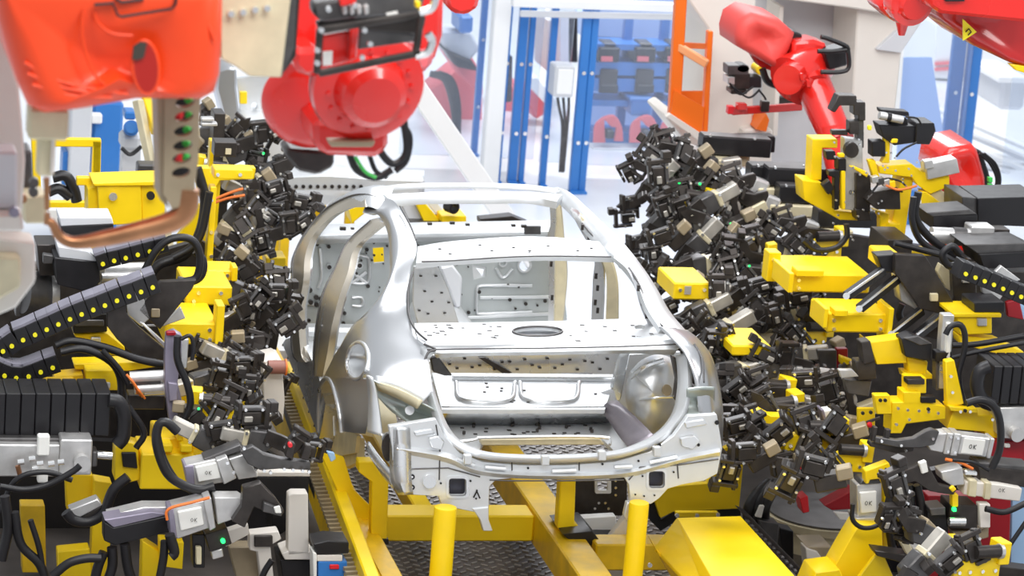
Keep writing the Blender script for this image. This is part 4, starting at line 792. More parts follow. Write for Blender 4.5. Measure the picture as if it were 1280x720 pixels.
MB().bar(U(914, 139, y=4.7), U(1002, 133, y=4.7), .04, .045, ch=.005).build('bar', RED, t); BX(t, 'end_fitting', REDP, 910, 133, 918, 143, 4.65, .05); BX(t, 'clamp', DRK, 952, 127, 962, 140, 4.65, .05); BX(t, 'block', RED, 922, 130, 934, 138, 4.62, .06)
# top right robot
t = thing('red_robot', 'red robot arm with yellow warning triangle in the top right corner', 'robot', U(1200, 30, y=-1))
pillow([(1165, -20), (1300, -20), (1300, 88), (1262, 78), (1215, 56), (1169, 18)], -1.0, .4, .05).build('lower_shell', mat('dark_glossy_red', (.50, .012, .012), 0, .28, coat=.5), t, smooth=60)
PT(t, 'upper_arm', RED, [(1160, -25), (1300, -25), (1300, 30), (1176, 17), (1162, 8)], -1.25, .25, .015)
PT(t, 'dark_band', BLK, [(1180, -10), (1208, -10), (1206, 2), (1182, 2)], -1.28, .03, .003); 
MB().lathe(U(1130, -2, y=-.9), U(1130, -2, y=-.9)+V((.1, -1, -.1)), [(0, .10), (.05, .105), (.09, .10), (.10, .07), (.13, .06)], 28).build('wrist_flange', RED, t, smooth=30)
m = PT(t, 'wrist_body', RED, [(1098, 4), (1116, -16), (1168, -18), (1160, 14), (1138, 24), (1122, 30), (1100, 12)], -.8, .2, .015); MB().cyl(U(1128, 24, y=-.8), U(1127, 44, y=-.8), .035, .015, 12).build('tool_tip', RED, t)
for k in range(7): p = U(1106+9*k, 10+6*math.sin(k), y=-1.0); MB().cyl(p, p+V((0, -.012, 0)), .007, seg=6).build('flange_screw', RED, t)
wt = MB().prism([U(1204, 24, y=-1.065), U(1204, 51, y=-1.065), U(1221, 40, y=-1.065)], (0, .01, 0)).build('warning_triangle', YDOT, t)
MB().tube([U(*q, y=-1.07) for q in [(1207, 40), (1211, 36), (1214, 40), (1210, 44)]], .003, 5, smooth=False).build('warning_stroke', INK, t)
PT(t, 'yellow_edge', YEL, [(1262, 80), (1290, 84), (1290, 94), (1270, 88)], -1.0, .04)
# red robot at right behind
t = thing('red_robot', 'red robot housing with cable bundle behind the right-hand black boxes', 'robot', U(1205, 215, y=3.5))
pillow([(1176, 196), (1184, 184), (1213, 178), (1220, 186), (1230, 220), (1231, 248), (1200, 246), (1184, 236), (1172, 215)], 3.5, .35, .05).build('housing', RED, t, smooth=60)
PT(t, 'cable_plate', BLK, [(1221, 186), (1228, 190), (1246, 246), (1232, 246)], 3.55, .15, .01)
for k in range(3): MB().tube([U(1224+3*k, 192, y=3.45), U(1238+3*k, 205, y=3.45), U(1246+2*k, 225, y=3.45), U(1240+2*k, 246, y=3.45)], .010, 6).build('cable', BLK, t)
p = U(1205, 225, y=3.8); MB().cyl((p.x, p.y, 0), p, .2, .16, 24).build('base_column', RED, t)
for a, b in ((1236, 222), (1236, 230)): PT(t, 'green_plug', GRNP, R4(a, b, a+5, b+6), 3.42, .03, .002)
# ================================================================ CLAMP PROTOTYPES (local: tip at -X, body at +X, viewer at -Y)
PALE = mat('weathered_aluminium', (.50, .47, .42), .5, .42, .25, 12)
def bolts(par, pts, r=.007, l=.012, m=CHR):
    b = MB()
    for p in pts: b.cyl(V(p), V(p)+V((0, -l, 0)), r, seg=8)
    return b.build('cap_bolt', m, par)
def okmark(par, x, z, y, s=.012):
    b = MB(); e = [V((x+s*.5*math.cos(a), y, z+s*.8*math.sin(a))) for a in [k*math.pi/6 for k in range(13)]]
    b.tube(e, s*.12, 5, smooth=False); x += s*1.3
    for p, q in (((0, .85), (0, -.85)), ((1.0, .9), (.05, 0)), ((.05, 0), (1.05, -.9))): b.bar((x+p[0]*s, y, z+p[1]*s), (x+q[0]*s, y, z+q[1]*s), s*.2, s*.17, (0, 1, 0))
    b.build('ink_stroke', INK, par)
def jaw_cluster(t, R, n, x0=-.16, sp=.1, big=1.0):
    q = 0
    for g_ in range(2 if n > 4 else 1 + (n > 3)):
        o = V((x0+(g_*1.5-.6)*sp*.8+R.uniform(-.015, .015), R.uniform(-.03, .01), (g_-.4)*sp*R.choice([-.9, .9])+R.uniform(-.02, .02)))
        A = Matrix.Rotation(R.choice([.0, .5, .75, -.6, -.9, 1.2]), 3, 'Y') @ Matrix.Rotation(R.uniform(-.35, .35), 3, 'Z')
        def el(c, sz, m=DRK, nm='jaw_block'): MB().box(o+A @ V(c), [k*big for k in sz], ch=.003, R=A).build(nm, m, t)
        el((0, 0, 0), (.07, .055, .045)); el((-.01, -.012, .038), (.13, .03, .014), GRY, 'jaw_slat'); el((-.03, -.01, -.036), (.10, .035, .014), DRK, 'jaw_slat')
        el((-.065, -.008, .006), (.018, .04, .10), DRK, 'jaw_post'); el((.05, -.006, .03), (.016, .045, .06), DRK, 'jaw_post')
        if g_ == 0: el((-.09, -.004, .045), (.03, .05, .035)); el((.015, -.036, .0), (.03, .012, .02), PALE, 'spacer')
        mb = MB()
        for c in ((-.04, -.03, .038), (.03, -.03, .038), (-.02, -.03, -.036)): p = o+A @ V(c); mb.cyl(p, p+A @ V((0, -.010, 0)), .0065, seg=6)
        mb.build('cap_bolt', CHR, t)
def K_long(R):
    t = thing('gripper_clamp', 'x', 'clamp')
    MB().box((.17, 0, 0), (.15, .085, .095), ch=.006).build('cylinder', ALU, t); MB().box((.255, 0, 0), (.02, .09, .10), ch=.004).build('end_cap', ALU, t)
    MB().box((.165, -.045, 0), (.11, .006, .075), ch=.002).build('white_sticker', STK, t); okmark(t, .15, .0, -.05, .012)
    MB().box((.075, 0, 0), (.035, .10, .11), ch=.004).build('flange', ALU, t); MB().box((.04, 0, 0), (.03, .095, .105), ch=.004).build('flange', ALU, t)
    MB().prism([(.025, -.04, .05), (.025, -.04, -.05), (-.04, -.04, -.045), (-.075, -.04, -.01), (-.05, -.04, .035)], (0, .08, 0)).build('head', ALU, t, bev=.005)
    MB().prism([(-.02, -.052, .055), (-.03, -.052, -.01), (-.10, -.052, -.035), (-.21, -.052, -.045), (-.33, -.052, -.035), (-.33, -.052, -.005), (-.22, -.052, -.01), (-.14, -.052, .01), (-.09, -.052, .05), (-.06, -.052, .065)], (0, .035, 0)).build('lever', GRY, t, bev=.004)
    MB().prism([(-.12, -.03, -.06), (-.2, -.03, -.08), (-.34, -.03, -.06), (-.34, -.03, -.04), (-.12, -.03, -.03)], (0, .05, 0)).build('lower_jaw', DRK, t, bev=.003)
    MB().box((-.335, -.03, .005), (.02, .03, .07), ch=.003).build('tip_block', DRK, t); MB().box((-.27, -.03, .01), (.025, .03, .05), ch=.003).build('tip_block', DRK, t)
    bolts(t, [(.075, -.05, .035), (.075, -.05, -.035), (.04, -.048, .035), (.04, -.048, -.035), (-.05, -.055, .02), (-.3, -.055, -.02), (-.2, -.055, -.03), (-.16, -.03, -.06)])
    return t
def K_fork(R):
    t = thing('fork_clamp', 'x', 'clamp')
    MB().box((.11, 0, 0), (.11, .062, .06), ch=.006).build('cylinder', PALE, t); MB().box((.056, 0, .0), (.024, .072, .072), ch=.004).build('flange', TAN, t)
    MB().prism([(.045, -.035, .045), (.045, -.035, -.045), (-.04, -.035, -.05), (-.08, -.035, 0), (-.05, -.035, .05)], (0, .07, 0)).build('head', GRY, t, bev=.006)
    MB().prism([(-.03, -.045, .06), (-.02, -.045, 0), (-.10, -.045, -.02), (-.20, -.045, .03), (-.22, -.045, .075), (-.17, -.045, .07), (-.13, -.045, .04), (-.09, -.045, .05)], (0, .03, 0)).build('lever', DRK, t, bev=.004)
    jaw_cluster(t, R, 4, -.2, .07); bolts(t, [(.06, -.045, .03), (.06, -.045, -.03), (-.04, -.05, 0)])
    return t
def K_stack(R):
    t = thing('block_clamp', 'x', 'clamp')
    MB().box((.04, .01, -.01), (.12, .08, .06), ch=.005).build('mounting_block', DRK, t)
    jaw_cluster(t, R, 6, -.06, .09, 1.15)
    MB().box((.10, -.02, .02), (.06, .06, .05), ch=.005).build('cylinder', TAND, t)
    if R.random() < .4: MB().cyl((.0, -.055, .03), (.0, -.062, .03), .006, seg=8).build('green_light', GRN, t)
    return t
def K_box(R):
    t = thing('servo_clamp', 'x', 'clamp')
    MB().box((.26, .02, .05), (.34, .10, .085), ch=.004).build('black_housing', BLK, t); MB().box((.26, .02, .095), (.33, .09, .006)).build('grey_lid', GRY, t)
    MB().box((.16, -.02, -.03), (.24, .08, .06), ch=.006).build('cylinder', TAN, t); MB().box((.05, -.01, .0), (.09, .085, .08), ch=.012, R=Matrix.Rotation(.3, 3, 'Y')).build('head', ALU, t)
    MB().prism([(.02, -.05, .07), (.04, -.05, .01), (-.06, -.05, -.03), (-.15, -.05, .01), (-.12, -.05, .06), (-.05, -.05, .05)], (0, .04, 0)).build('lever', DRK, t, bev=.005)
    jaw_cluster(t, R, 5, -.12, .075, 1.1); bolts(t, [(.12, -.03, .10), (.34, -.03, .10), (.07, -.06, .0)])
    return t
def K_round(R):
    t = thing('toggle_clamp', 'x', 'clamp')
    MB().lathe((0, -.045, 0), (0, .04, 0), [(0, .04), (.008, .052), (.075, .052), (.085, .04)], 18).build('round_head', PALE, t)
    MB().prism([(-.04, -.04, .0), (.04, -.04, 0), (.05, -.04, -.10), (.01, -.04, -.13), (-.035, -.04, -.10)], (0, .075, 0)).build('housing', PALE, t, bev=.01)
    MB().prism([(.01, -.06, .06), (.045, -.06, .05), (.03, -.06, -.02), (.06, -.06, -.09), (.02, -.06, -.12), (-.01, -.06, -.06), (.0, -.06, 0)], (0, .02, 0)).build('lever', DRK, t, bev=.004)
    MB().box((.10, 0, -.08), (.14, .07, .06), ch=.005).build('cylinder', TAN, t); jaw_cluster(t, R, 4, .0, .06)
    MB().cyl((-.02, -.05, 0), (-.02, -.06, 0), .014, seg=12).build('pivot_pin', CHR, t)
    return t
def K_yel(R):
    t = thing('bracket_clamp', 'x', 'clamp')
    MB().prism([(-.10, -.02, -.05), (.12, -.02, -.05), (.12, -.02, .03), (.02, -.02, .05), (-.04, -.02, .02), (-.10, -.02, .02)], (0, .05, 0)).build('yellow_bracket', YEL, t, bev=.004)
    MB().box((.12, -.0, .05), (.05, .08, .09), ch=.004).build('yellow_lug', YEL, t)
    MB().cyl((-.02, -.03, .06), (.09, -.03, .06), .026, seg=16).build('cylinder', DRK, t); MB().cyl((.09, -.03, .06), (.105, -.03, .06), .03, seg=16).build('end_cap', ALU, t)
    jaw_cluster(t, R, 5, -.08, .07, 1.1); bolts(t, [(-.08, -.02, -.02), (-.03, -.02, -.02), (.03, -.02, -.02), (.09, -.02, -.02)], .008)
    return t
KIND = {'L': (K_long, 'long gripper with stickered cylinder'), 'F': (K_fork, 'dark fork-headed clamp'), 'S': (K_stack, 'cluster of dark clamp blocks'), 'B': (K_box, 'clamp with long black housing'), 'O': (K_round, 'round-headed pale clamp'), 'Y': (K_yel, 'clamp on yellow bracket')}
PROTO = {}
def unit(k, var, loc, ang, scl, label, group, flip=False, yaw=0.0):
    key = (k, var)
    rot = (0, math.radians(-ang), yaw); S_ = (-scl if flip else scl, scl, scl)
    if key not in PROTO:
        r = KIND[k][0](random.Random(hash(k) % 7 if 0 else ord(k)*7+var)); PROTO[key] = r
        r.location = loc; r.rotation_euler = rot; r.scale = S_; r['label'] = label; r['group'] = group; r['_w'] = (0, 0, 0); return r
    return dup(PROTO[key], loc, rot, S_, label, group)
ORD = ['first', 'second', 'third', 'fourth', 'fifth', 'sixth', 'seventh', 'eighth', 'ninth', 'tenth', 'eleventh', 'twelfth', 'thirteenth', 'fourteenth', 'fifteenth', 'sixteenth', 'seventeenth', 'eighteenth', 'nineteenth', 'twentieth', 'twenty-first', 'twenty-second']
def bank(rows, yf, flip, where, side_word, sfac=1.0):
    R = random.Random(5)
    for i, (py, xs, kinds) in enumerate(rows):
        for j, a in enumerate(xs):
            k = kinds[j % len(kinds)]; px_ = a; p = U(px_, py+R.uniform(-4, 4), y=yf(py)+R.uniform(-.12, .12))
            ang = {'F': R.choice([-25, 10, 30, 50, -10]), 'S': R.uniform(-60, 60), 'B': R.uniform(-3, 3), 'O': R.uniform(-20, 30), 'Y': R.uniform(-10, 10), 'L': R.uniform(-14, 6)}[k]
            n = j if not flip else len(xs)-1-j
            unit(k, R.randrange(4) if k in 'SF' else R.randrange(2), p, ang, sfac*R.uniform(.85, 1.1), f'{KIND[k][1]}, {ORD[n]} from car in {ORD[i]} row down of {where}', f'{where} clamps', flip, R.uniform(-.04, .04) if k == 'B' else R.uniform(-.3, .3))
yR = lambda py: 4.4-(py-200)*.0105
yL = lambda py: 4.0-(py-200)*.0105
rowsR = [
 (192, [826, 852, 872], 'SBB'), (210, [838, 862, 886], 'FSF'), (232, [818, 846, 874, 912, 934], 'FSSBB'), (256, [828, 856, 884, 910, 950, 968], 'SYFOBB'),
 (282, [824, 852, 880, 912, 946, 998], 'FSFSOB'), (308, [840, 870, 904, 936, 968, 1022], 'SFSOFY'), (336, [868, 902, 934, 964], 'FOSF'),
 (366, [862, 906, 936], 'SOF'), (376, [966], 'S'), (394, [874, 902, 936, 976, 1008], 'FSOFS'), (420, [884, 898, 976, 1008], 'SFSY'), (446, [890, 930, 992, 1026], 'SFFS'), (470, [912, 946, 978, 1010, 1048], 'FSLFS'),
 (496, [918, 950, 986, 1022, 1056], 'SYFSO'), (524, [924, 960, 998, 1036], 'FYFS'), (552, [932, 968, 1010, 1046], 'SFYS'), (574, [940, 972, 1050], 'SSY'), (604, [1024], 'S'), (640, [1130], 'S'), (662, [1150], 'F'), (706, [1216, 1146], 'YF')]
bank(rowsR, yR, False, 'right bank', 'right', 1.22)
rowsL = [
 (148, [266], 'S'), (170, [262, 286], 'FS'), (194, [262, 292, 322], 'SFS'), (220, [276, 308, 338], 'YSF'),
 (246, [286, 316, 346], 'SFS'), (272, [294, 326, 356], 'FOS'), (302, [298, 328], 'SF'), (332, [294, 320], 'OS'), (362, [292, 322], 'FS'), (392, [286, 310, 332], 'SFS'), (420, [280, 304, 326], 'FSS'), (450, [262, 292], 'SF'),
 (482, [252, 284], 'FS'), (514, [248, 280, 306], 'SYS'), (548, [256, 296, 322], 'FSF')]
bank(rowsL, yL, True, 'left bank', 'left', 1.12)
# ================================================================ RIGHT-HAND MACHINE
def Yr(b): return yR(b)+.35
t = thing('tooling_frame', 'dark steel gate frame with yellow beams carrying the right-hand clamps', 'machine frame', U(1100, 560, y=2.6))
PT(t, 'back_plate', DRK, [(882, 450), (905, 400), (930, 360), (960, 310), (1010, 285), (1100, 300), (1300, 330), (1310, 600), (1130, 640), (1100, 700), (1060, 660), (950, 628), (930, 560), (905, 500)], 3.4, .06, 0)
PT(t, 'lower_plate', BLK, [(1100, 600), (1320, 560), (1320, 760), (1100, 760)], 1.2, .06, 0)
for nm, p, y in (('yellow_beam', [(911, 424), (940, 424), (965, 440), (962, 445), (918, 441)], 2.4), ('yellow_plate', [(938, 390), (945, 392), (947, 420), (966, 438), (940, 430)], 2.5), ('yellow_plate', [(972, 430), (1018, 437), (1020, 446), (975, 441)], 2.0), ('yellow_column', [(960, 306), (972, 304), (972, 352), (960, 352)], 2.9), ('yellow_column', [(1096, 385), (1114, 385), (1114, 424), (1100, 424)], 1.85), ('yellow_plate', [(962, 318), (975, 316), (982, 330), (978, 345), (962, 350)], 2.8), ('yellow_plate', [(995, 322), (1020, 322), (1018, 335), (993, 335)], 2.5),
    ('yellow_plate', [(942, 514), (990, 520), (988, 530), (972, 540), (941, 540)], 1.2), ('yellow_plate', [(958, 495), (970, 488), (975, 500), (962, 508)], 1.5), ('yellow_plate', [(985, 488), (996, 484), (1000, 494), (986, 496)], 1.5), ('yellow_column', [(1078, 420), (1088, 428), (1088, 470), (1080, 470)], 1.5), ('yellow_plate', [(1052, 446), (1078, 456), (1074, 466), (1052, 456)], 1.6), ('yellow_plate', [(893, 448), (898, 446), (899, 470), (893, 470)], 2.3)):
    PT(t, nm, YEL, p, y, .16 if 'beam' in nm else .06, .005)
for a in ((842, 354, 888, 375, 2.3, .35), (990, 343, 1088, 366, 1.6, .4), (1034, 392, 1112, 416, 1.2, .3), (915, 432, 964, 445, 1.5, .35), (1100, 318, 1126, 336, 1.4, .2)): BX(t, 'yellow_beam', YEL, *a, .008)
for a, y in (((996, 338, 1030, 346), 1.55), ((1044, 388, 1060, 396), 1.15)): BX(t, 'raised_pad', YEL, *a, y, .1, .004)
for a in ((986, 342, 992, 366, 1.55, .3), (1110, 386, 1116, 425, 1.15, .2), (960, 316, 975, 352, 1.9, .1), (1030, 386, 1035, 410, 1.15, .2)): BX(t, 'beam_flange', YEL, *a, .003)
for a, b, y in ((998, 350, 1.6), (1080, 350, 1.6), (998, 360, 1.6), (1080, 360, 1.6), (1042, 400, 1.2), (1100, 400, 1.2), (1042, 411, 1.2), (1100, 411, 1.2), (850, 362, 2.3), (880, 362, 2.3), (967, 325, 1.9), (967, 345, 1.9)): p = U(a, b, y=y); MB().cyl(p, p+V((0, -.012, 0)), .010, seg=10).build('cap_bolt', CHR, t)
BX(t, 'label_plate', ALU, 856, 358, 864, 368, 2.29, .01, 0)
PT(t, 'grey_plate', GRY, [(1022, 438), (1046, 438), (1046, 482), (1032, 478)], 1.7, .04); PT(t, 'red_plate', DRED, [(1046, 436), (1060, 436), (1060, 470), (1050, 482), (1044, 482)], 1.72, .04)
PT(t, 'yellow_notice', YEL, R4(1072, 510, 1094, 538), .9, .02)
# column lattice between the units
for a, b, c, d_, y in ((1108, 300, 1140, 330, 1.9), (1228, 340, 1300, 380, 1.6)): BX(t, 'dark_box', DRK, a, b, c, d_, y, .3)
# upper clamp tower
y0 = 2.3
t = thing('sensor_tower', 'tall yellow clamp tower with black hook bracket and camera, beside red robot arm', 'clamp tower', U(1120, 320, y=y0))
for nm, m, p, dy, th in (('top_hook', DRK, [(1039, 139), (1048, 119), (1071, 120), (1071, 128), (1082, 128), (1082, 151), (1073, 151), (1073, 144), (1067, 144), (1067, 132), (1050, 132), (1044, 141)], 0, .08), ('neck', GRY, R4(1072, 150, 1080, 185), .02, .06), ('hook_block', DRK, R4(1062, 152, 1074, 168), -.02, .07), ('side_pin', DRK, R4(1040, 163, 1060, 169), 0, .04), ('grey_body', ALU, [(1056, 173), (1078, 176), (1080, 250), (1074, 264), (1055, 262)], .0, .08), ('dark_cheek', DRK, [(1070, 217), (1089, 220), (1088, 266), (1070, 264)], -.03, .05), ('pivot_plate', DRK, ell(1065, 188, 9, 10, 12), -.04, .04), ('black_block', BLK, R4(1048, 199, 1058, 214), -.03, .08), ('black_block', BLK, [(1032, 189), (1044, 189), (1046, 200), (1034, 200)], -.02, .06), ('black_hook', BLK, [(1036, 214), (1050, 213), (1049, 262), (1043, 263), (1043, 222), (1036, 220)], -.03, .05), ('diamond_block', BLK, [(1028, 232), (1037, 225), (1043, 236), (1036, 244)], -.04, .05),
    ('yellow_frame', YEL, [(1016, 174), (1047, 174), (1047, 185), (1028, 185), (1027, 225), (1014, 225)], .1, .12), ('yellow_base', YEL, [(1003, 225), (1027, 228), (1040, 245), (1043, 263), (1085, 268), (1085, 276), (1050, 275), (1005, 250)], .05, .15), ('yellow_strip', YEL, R4(1048, 192, 1056, 197), -.05, .03), ('yellow_stile', YEL, R4(1052, 214, 1057, 262), -.04, .04), ('yellow_stile', YEL, R4(1090, 176, 1098, 196), 0, .05), ('yellow_stile', YEL, [(1106, 172), (1113, 172), (1112, 204), (1102, 204), (1106, 196)], -.02, .05), ('black_block', BLK, R4(1090, 177, 1107, 196), -.04, .08), ('yellow_plate', YEL, [(1085, 200), (1094, 200), (1100, 222), (1092, 224)], -.03, .04),
    ('camera_cover', BLK, [(1101, 137), (1136, 140), (1137, 146), (1102, 142)], -.02, .08), ('camera_mount', BLK, [(1112, 148), (1134, 148), (1136, 160), (1114, 158)], .0, .06), ('black_carriage', BLK, [(1099, 156), (1146, 158), (1147, 178), (1118, 182), (1104, 172)], -.04, .12), ('black_drive_box', BLK, [(1146, 154), (1168, 154), (1170, 164), (1162, 181), (1144, 180)], -.06, .16), ('yellow_tag', YEL, [(1116, 174), (1123, 174), (1122, 179), (1114, 179)], -.09, .02), ('yellow_tag', YDOT, R4(1085, 157, 1090, 163), -.05, .02),
    ('yellow_arm', YEL, [(1099, 208), (1140, 205), (1152, 215), (1187, 220), (1187, 233), (1163, 243), (1146, 231), (1140, 222), (1099, 217)], -.02, .12), ('yellow_post', YEL, [(1128, 214), (1143, 217), (1136, 262), (1128, 318), (1108, 318), (1118, 262)], .02, .14), ('post_foot', YEL, [(1096, 305), (1112, 280), (1126, 280), (1126, 314), (1165, 314), (1165, 320), (1105, 319)], -.04, .12), ('inner_yellow', YEL, [(1092, 262), (1112, 268), (1108, 300), (1100, 300), (1100, 272)], .0, .06), ('black_gripper', DRK, [(1083, 250), (1092, 240), (1125, 236), (1126, 262), (1096, 262)], -.1, .1), ('arm_block', DRK, [(1070, 262), (1086, 264), (1090, 276), (1072, 276)], -.05, .1),
    ('small_yellow_arm', YEL, [(1062, 208), (1068, 208), (1086, 216), (1084, 222)], -.06, .03), ('grey_tube_body', ALU, [(1157, 206), (1196, 198), (1200, 216), (1160, 225)], -.05, .10), ('tube_cap', ALU, [(1155, 202), (1166, 200), (1168, 210), (1156, 212)], -.07, .05), ('white_clip', STK, R4(1144, 250, 1152, 262), -.05, .05)):
    PT(t, nm, m, p, y0+dy, th, .004)
MB().cyl(U(1099, 144, y=y0-.05), U(1128, 150, y=y0-.05), .022, seg=16).build('camera_barrel', ALU, t); MB().cyl(U(1108, 146, y=y0-.05), U(1113, 147, y=y0-.05), .025, seg=16).build('camera_ring', BLK, t)
okmark(t, U(1062, 240, y=y0).x, U(1062, 240, y=y0).z, 0, .012) if 0 else None
okmark(t, U(1063, 240, y=y0).x, U(1063, 240, y=y0).z, y0-.006, .013)
m = MB()
R = random.Random(3)
for k in range(46): p = U(R.uniform(1040, 1150), R.uniform(170, 300), y=y0-.08-R.uniform(0, .04)); m.cyl(p, p+V((0, -.012, 0)), .006, seg=6)
m.build('bolt', CHR, t)
for L in ([(1132, 146), (1146, 148), (1152, 156)], [(1120, 196), (1130, 186), (1146, 178)], [(1090, 240), (1105, 224), (1124, 226), (1132, 232)], [(1098, 226), (1110, 232), (1128, 240)]): MB().tube([U(*q, y=y0-.1) for q in L], .006, 6).build('wire', BLK, t, smooth=80)
MB().tube([U(*q, y=y0-.13) for q in [(1108, 232), (1122, 237), (1136, 235), (1146, 232)]], .007, 6).build('orange_wire', ORC, t)
for k in range(4): a = 1090+k*7; PT(t, 'connector', [ALU, GRY, ALU, YEL][k], [(a, 222+k*2), (a+8, 220+k*2), (a+9, 228+k*2), (a+1, 230+k*2)], y0-.12, .04, .002)
# tan tray and black drive boxes at right
def simple(name, label, catg, parts, y, grp=None):
    t = thing(name, label, catg, U(sum(p[0] for p in parts[0][2])/len(parts[0][2]), max(p[1] for p in parts[0][2]), y=y), grp)
    for q in parts: PT(t, q[0], q[1], q[2], y+(q[3] if len(q) > 3 else 0), q[4] if len(q) > 4 else .1, .004)
    return t
simple('drive_box', 'largest long black drive box at the right edge under the red robot', 'drive box', [('housing', BLK, [(1222, 248), (1300, 246), (1300, 284), (1222, 281)], 0, .3), ('end_face', GRY, [(1203, 246), (1222, 248), (1222, 281), (1203, 274)], .02, .3)], 1.9)
simple('drive_box', 'black drive box with grey lid just left of the largest one', 'drive box', [('housing', BLK, [(1166, 270), (1222, 268), (1222, 285), (1166, 287)], 0, .25), ('lid', GRY, [(1158, 266), (1212, 262), (1222, 268), (1166, 271)], 0, .2)], 1.7)
simple('drive_box', 'black drive box with pale lid above the right cable chain', 'drive box', [('housing', BLK, [(1224, 318), (1300, 314), (1300, 334), (1230, 336)], 0, .3), ('lid', GRY, [(1206, 306), (1280, 304), (1300, 314), (1224, 318)], .02, .25)], 1.3)
simple('tan_tray', 'tan and yellow sloped plate behind the black drive boxes', 'plate', [('tan_top', TAN, [(1152, 238), (1176, 238), (1204, 254), (1202, 262), (1156, 260)], 0, .05), ('yellow_cheek', YEL, [(1150, 240), (1158, 240), (1182, 258), (1202, 261), (1152, 262)], -.03, .05)], 2.3)
t = thing('pneumatic_cylinder', 'silver cylinder with dark band between two black drive boxes', 'cylinder', U(1205, 296, y=1.6))
MB().cyl(U(1164, 294, y=1.6), U(1214, 296, y=1.6), .045, seg=20).build('tube', ALU, t); MB().cyl(U(1190, 295, y=1.6), U(1206, 296, y=1.6), .05, seg=20).build('band', GRY, t); BX(t, 'end_block', ALU, 1214, 284, 1243, 304, 1.55, .12, .006); MB().cyl(U(1160, 294, y=1.6), U(1166, 294, y=1.6), .02, seg=12).build('rod', CHR, t)
BX(t, 'port_block', DRK, 1243, 287, 1262, 302, 1.6, .1)
# tilting arm plates
simple('swing_arm', 'big dark angled steel swing arm plates below the yellow tower', 'arm', [('front_plate', DRK, [(1120, 318), (1157, 320), (1182, 360), (1192, 378), (1180, 394), (1150, 386), (1132, 360), (1118, 340)], 0, .05), ('rear_plate', DRK, [(1190, 332), (1220, 327), (1221, 377), (1200, 402), (1176, 426), (1147, 418), (1178, 388), (1192, 372)], .1, .06), ('pale_body', ALU, [(1121, 345), (1135, 352), (1156, 386), (1145, 387), (1126, 376)], .08, .1), ('upper_web', BLK, [(1096, 320), (1122, 318), (1122, 342), (1104, 340)], .05, .1), ('tan_plate', TAN, [(1176, 330), (1190, 340), (1192, 366), (1182, 360), (1172, 340)], .15, .05), ('square_tag', TAN, R4(1163, 367, 1173, 377), -.02, .02), ('nameplate', ALU, R4(1203, 349, 1213, 354), .08, .02)], 1.2)
t = thing('damper_pair', 'black chrome-edged damper rods leaning left of the swing arm', 'damper', U(1110, 380, y=1.2))
for a, b in (((1058, 370), (1104, 338)), ((1074, 386), (1122, 348)), ((1114, 418), (1152, 388)), ((1140, 424), (1176, 396))):
    MB().bar(U(*a, y=1.15), U(*b, y=1.25), .05, .04, ch=.005).build('rod_body', BLK, t); MB().bar(U(a[0], a[1]-1, y=1.11), U(b[0], b[1]-1, y=1.21), .006, .012).build('chrome_edge', CHR, t); MB().cyl(U(a[0], a[1], y=1.1), U(a[0], a[1], y=1.16), .018, seg=12).build('rod_eye', CHR, t)
simple('yellow_block', 'yellow block with black slab on top, below the right cable chain', 'block', [('body', YEL, [(1196, 396), (1240, 396), (1240, 417), (1200, 419)], 0, .2), ('flange', YEL, R4(1192, 392, 1252, 397), -.02, .25), ('black_slab', BLK, [(1218, 379), (1256, 378), (1256, 391), (1218, 391)], .0, .2), ('label_plate', ALU, R4(1222, 398, 1234, 408), -.02, .02), ('yellow_foot', YEL, [(1198, 419), (1248, 425), (1280, 440), (1280, 452), (1200, 430)], .03, .1)], 1.0)
simple('angled_bracket', 'silver angled sheet bracket under the right cable chain', 'bracket', [('wing', ALU, [(1238, 346), (1252, 332), (1276, 350), (1262, 356)], 0, .03), ('wing', ALU, [(1226, 352), (1256, 366), (1248, 378), (1228, 366)], -.02, .03), ('red_patch', DRED, [(1258, 378), (1274, 374), (1280, 400), (1260, 396)], .1, .03), ('pale_panel', BLUP, [(1272, 372), (1300, 374), (1300, 405), (1274, 398)], .12, .03)], 1.2)
t = thing('sensor_post', 'pale sensor post with black cable beside the yellow block, right', 'sensor', U(1186, 460, y=.7))
for nm, m, p, dy in (('post', ALU, [(1179, 394), (1193, 394), (1190, 430), (1187, 486), (1174, 486), (1176, 430)], 0), ('clear_cover', STK, [(1184, 404), (1190, 404), (1188, 448), (1182, 448)], -.02), ('base_block', GRY, R4(1170, 452, 1188, 488), .01), ('top_block', BLK, R4(1170, 440, 1190, 452), -.02)): PT(t, nm, m, p, .7+dy, .06, .003)
MB().tube([U(*q, y=.62) for q in [(1182, 418), (1188, 408), (1200, 406), (1206, 418), (1205, 440), (1198, 470), (1204, 500), (1212, 512)]], .016, 8).build('cable', BLK, t, smooth=80)
for a, b in [(1176, 456), (1182, 456), (1176, 464), (1182, 464)]: p = U(a, b, y=.69); MB().cyl(p, p+V((0, -.015, 0)), .008, seg=10).build('cap_screw', CHR, t)
simple('yellow_bracket', 'yellow channel bracket carrying a black rubber block, centre right', 'bracket', [('channel', YEL, [(1086, 428), (1132, 422), (1134, 454), (1096, 456)], 0, .1), ('web', YEL, [(1134, 446), (1160, 452), (1158, 470), (1136, 466)], .0, .08), ('rubber_block', BLK, [(1127, 424), (1140, 419), (1166, 430), (1164, 452), (1132, 446)], -.06, .1), ('block_top', GRY, [(1130, 423), (1148, 420), (1166, 430), (1150, 432)], -.075, .02), ('lower_lip', YEL, [(1130, 466), (1166, 468), (1166, 474), (1132, 474)], -.02, .1), ('pin_block', DRK, [(1076, 428), (1088, 426), (1094, 452), (1080, 456)], -.02, .08)], .8)
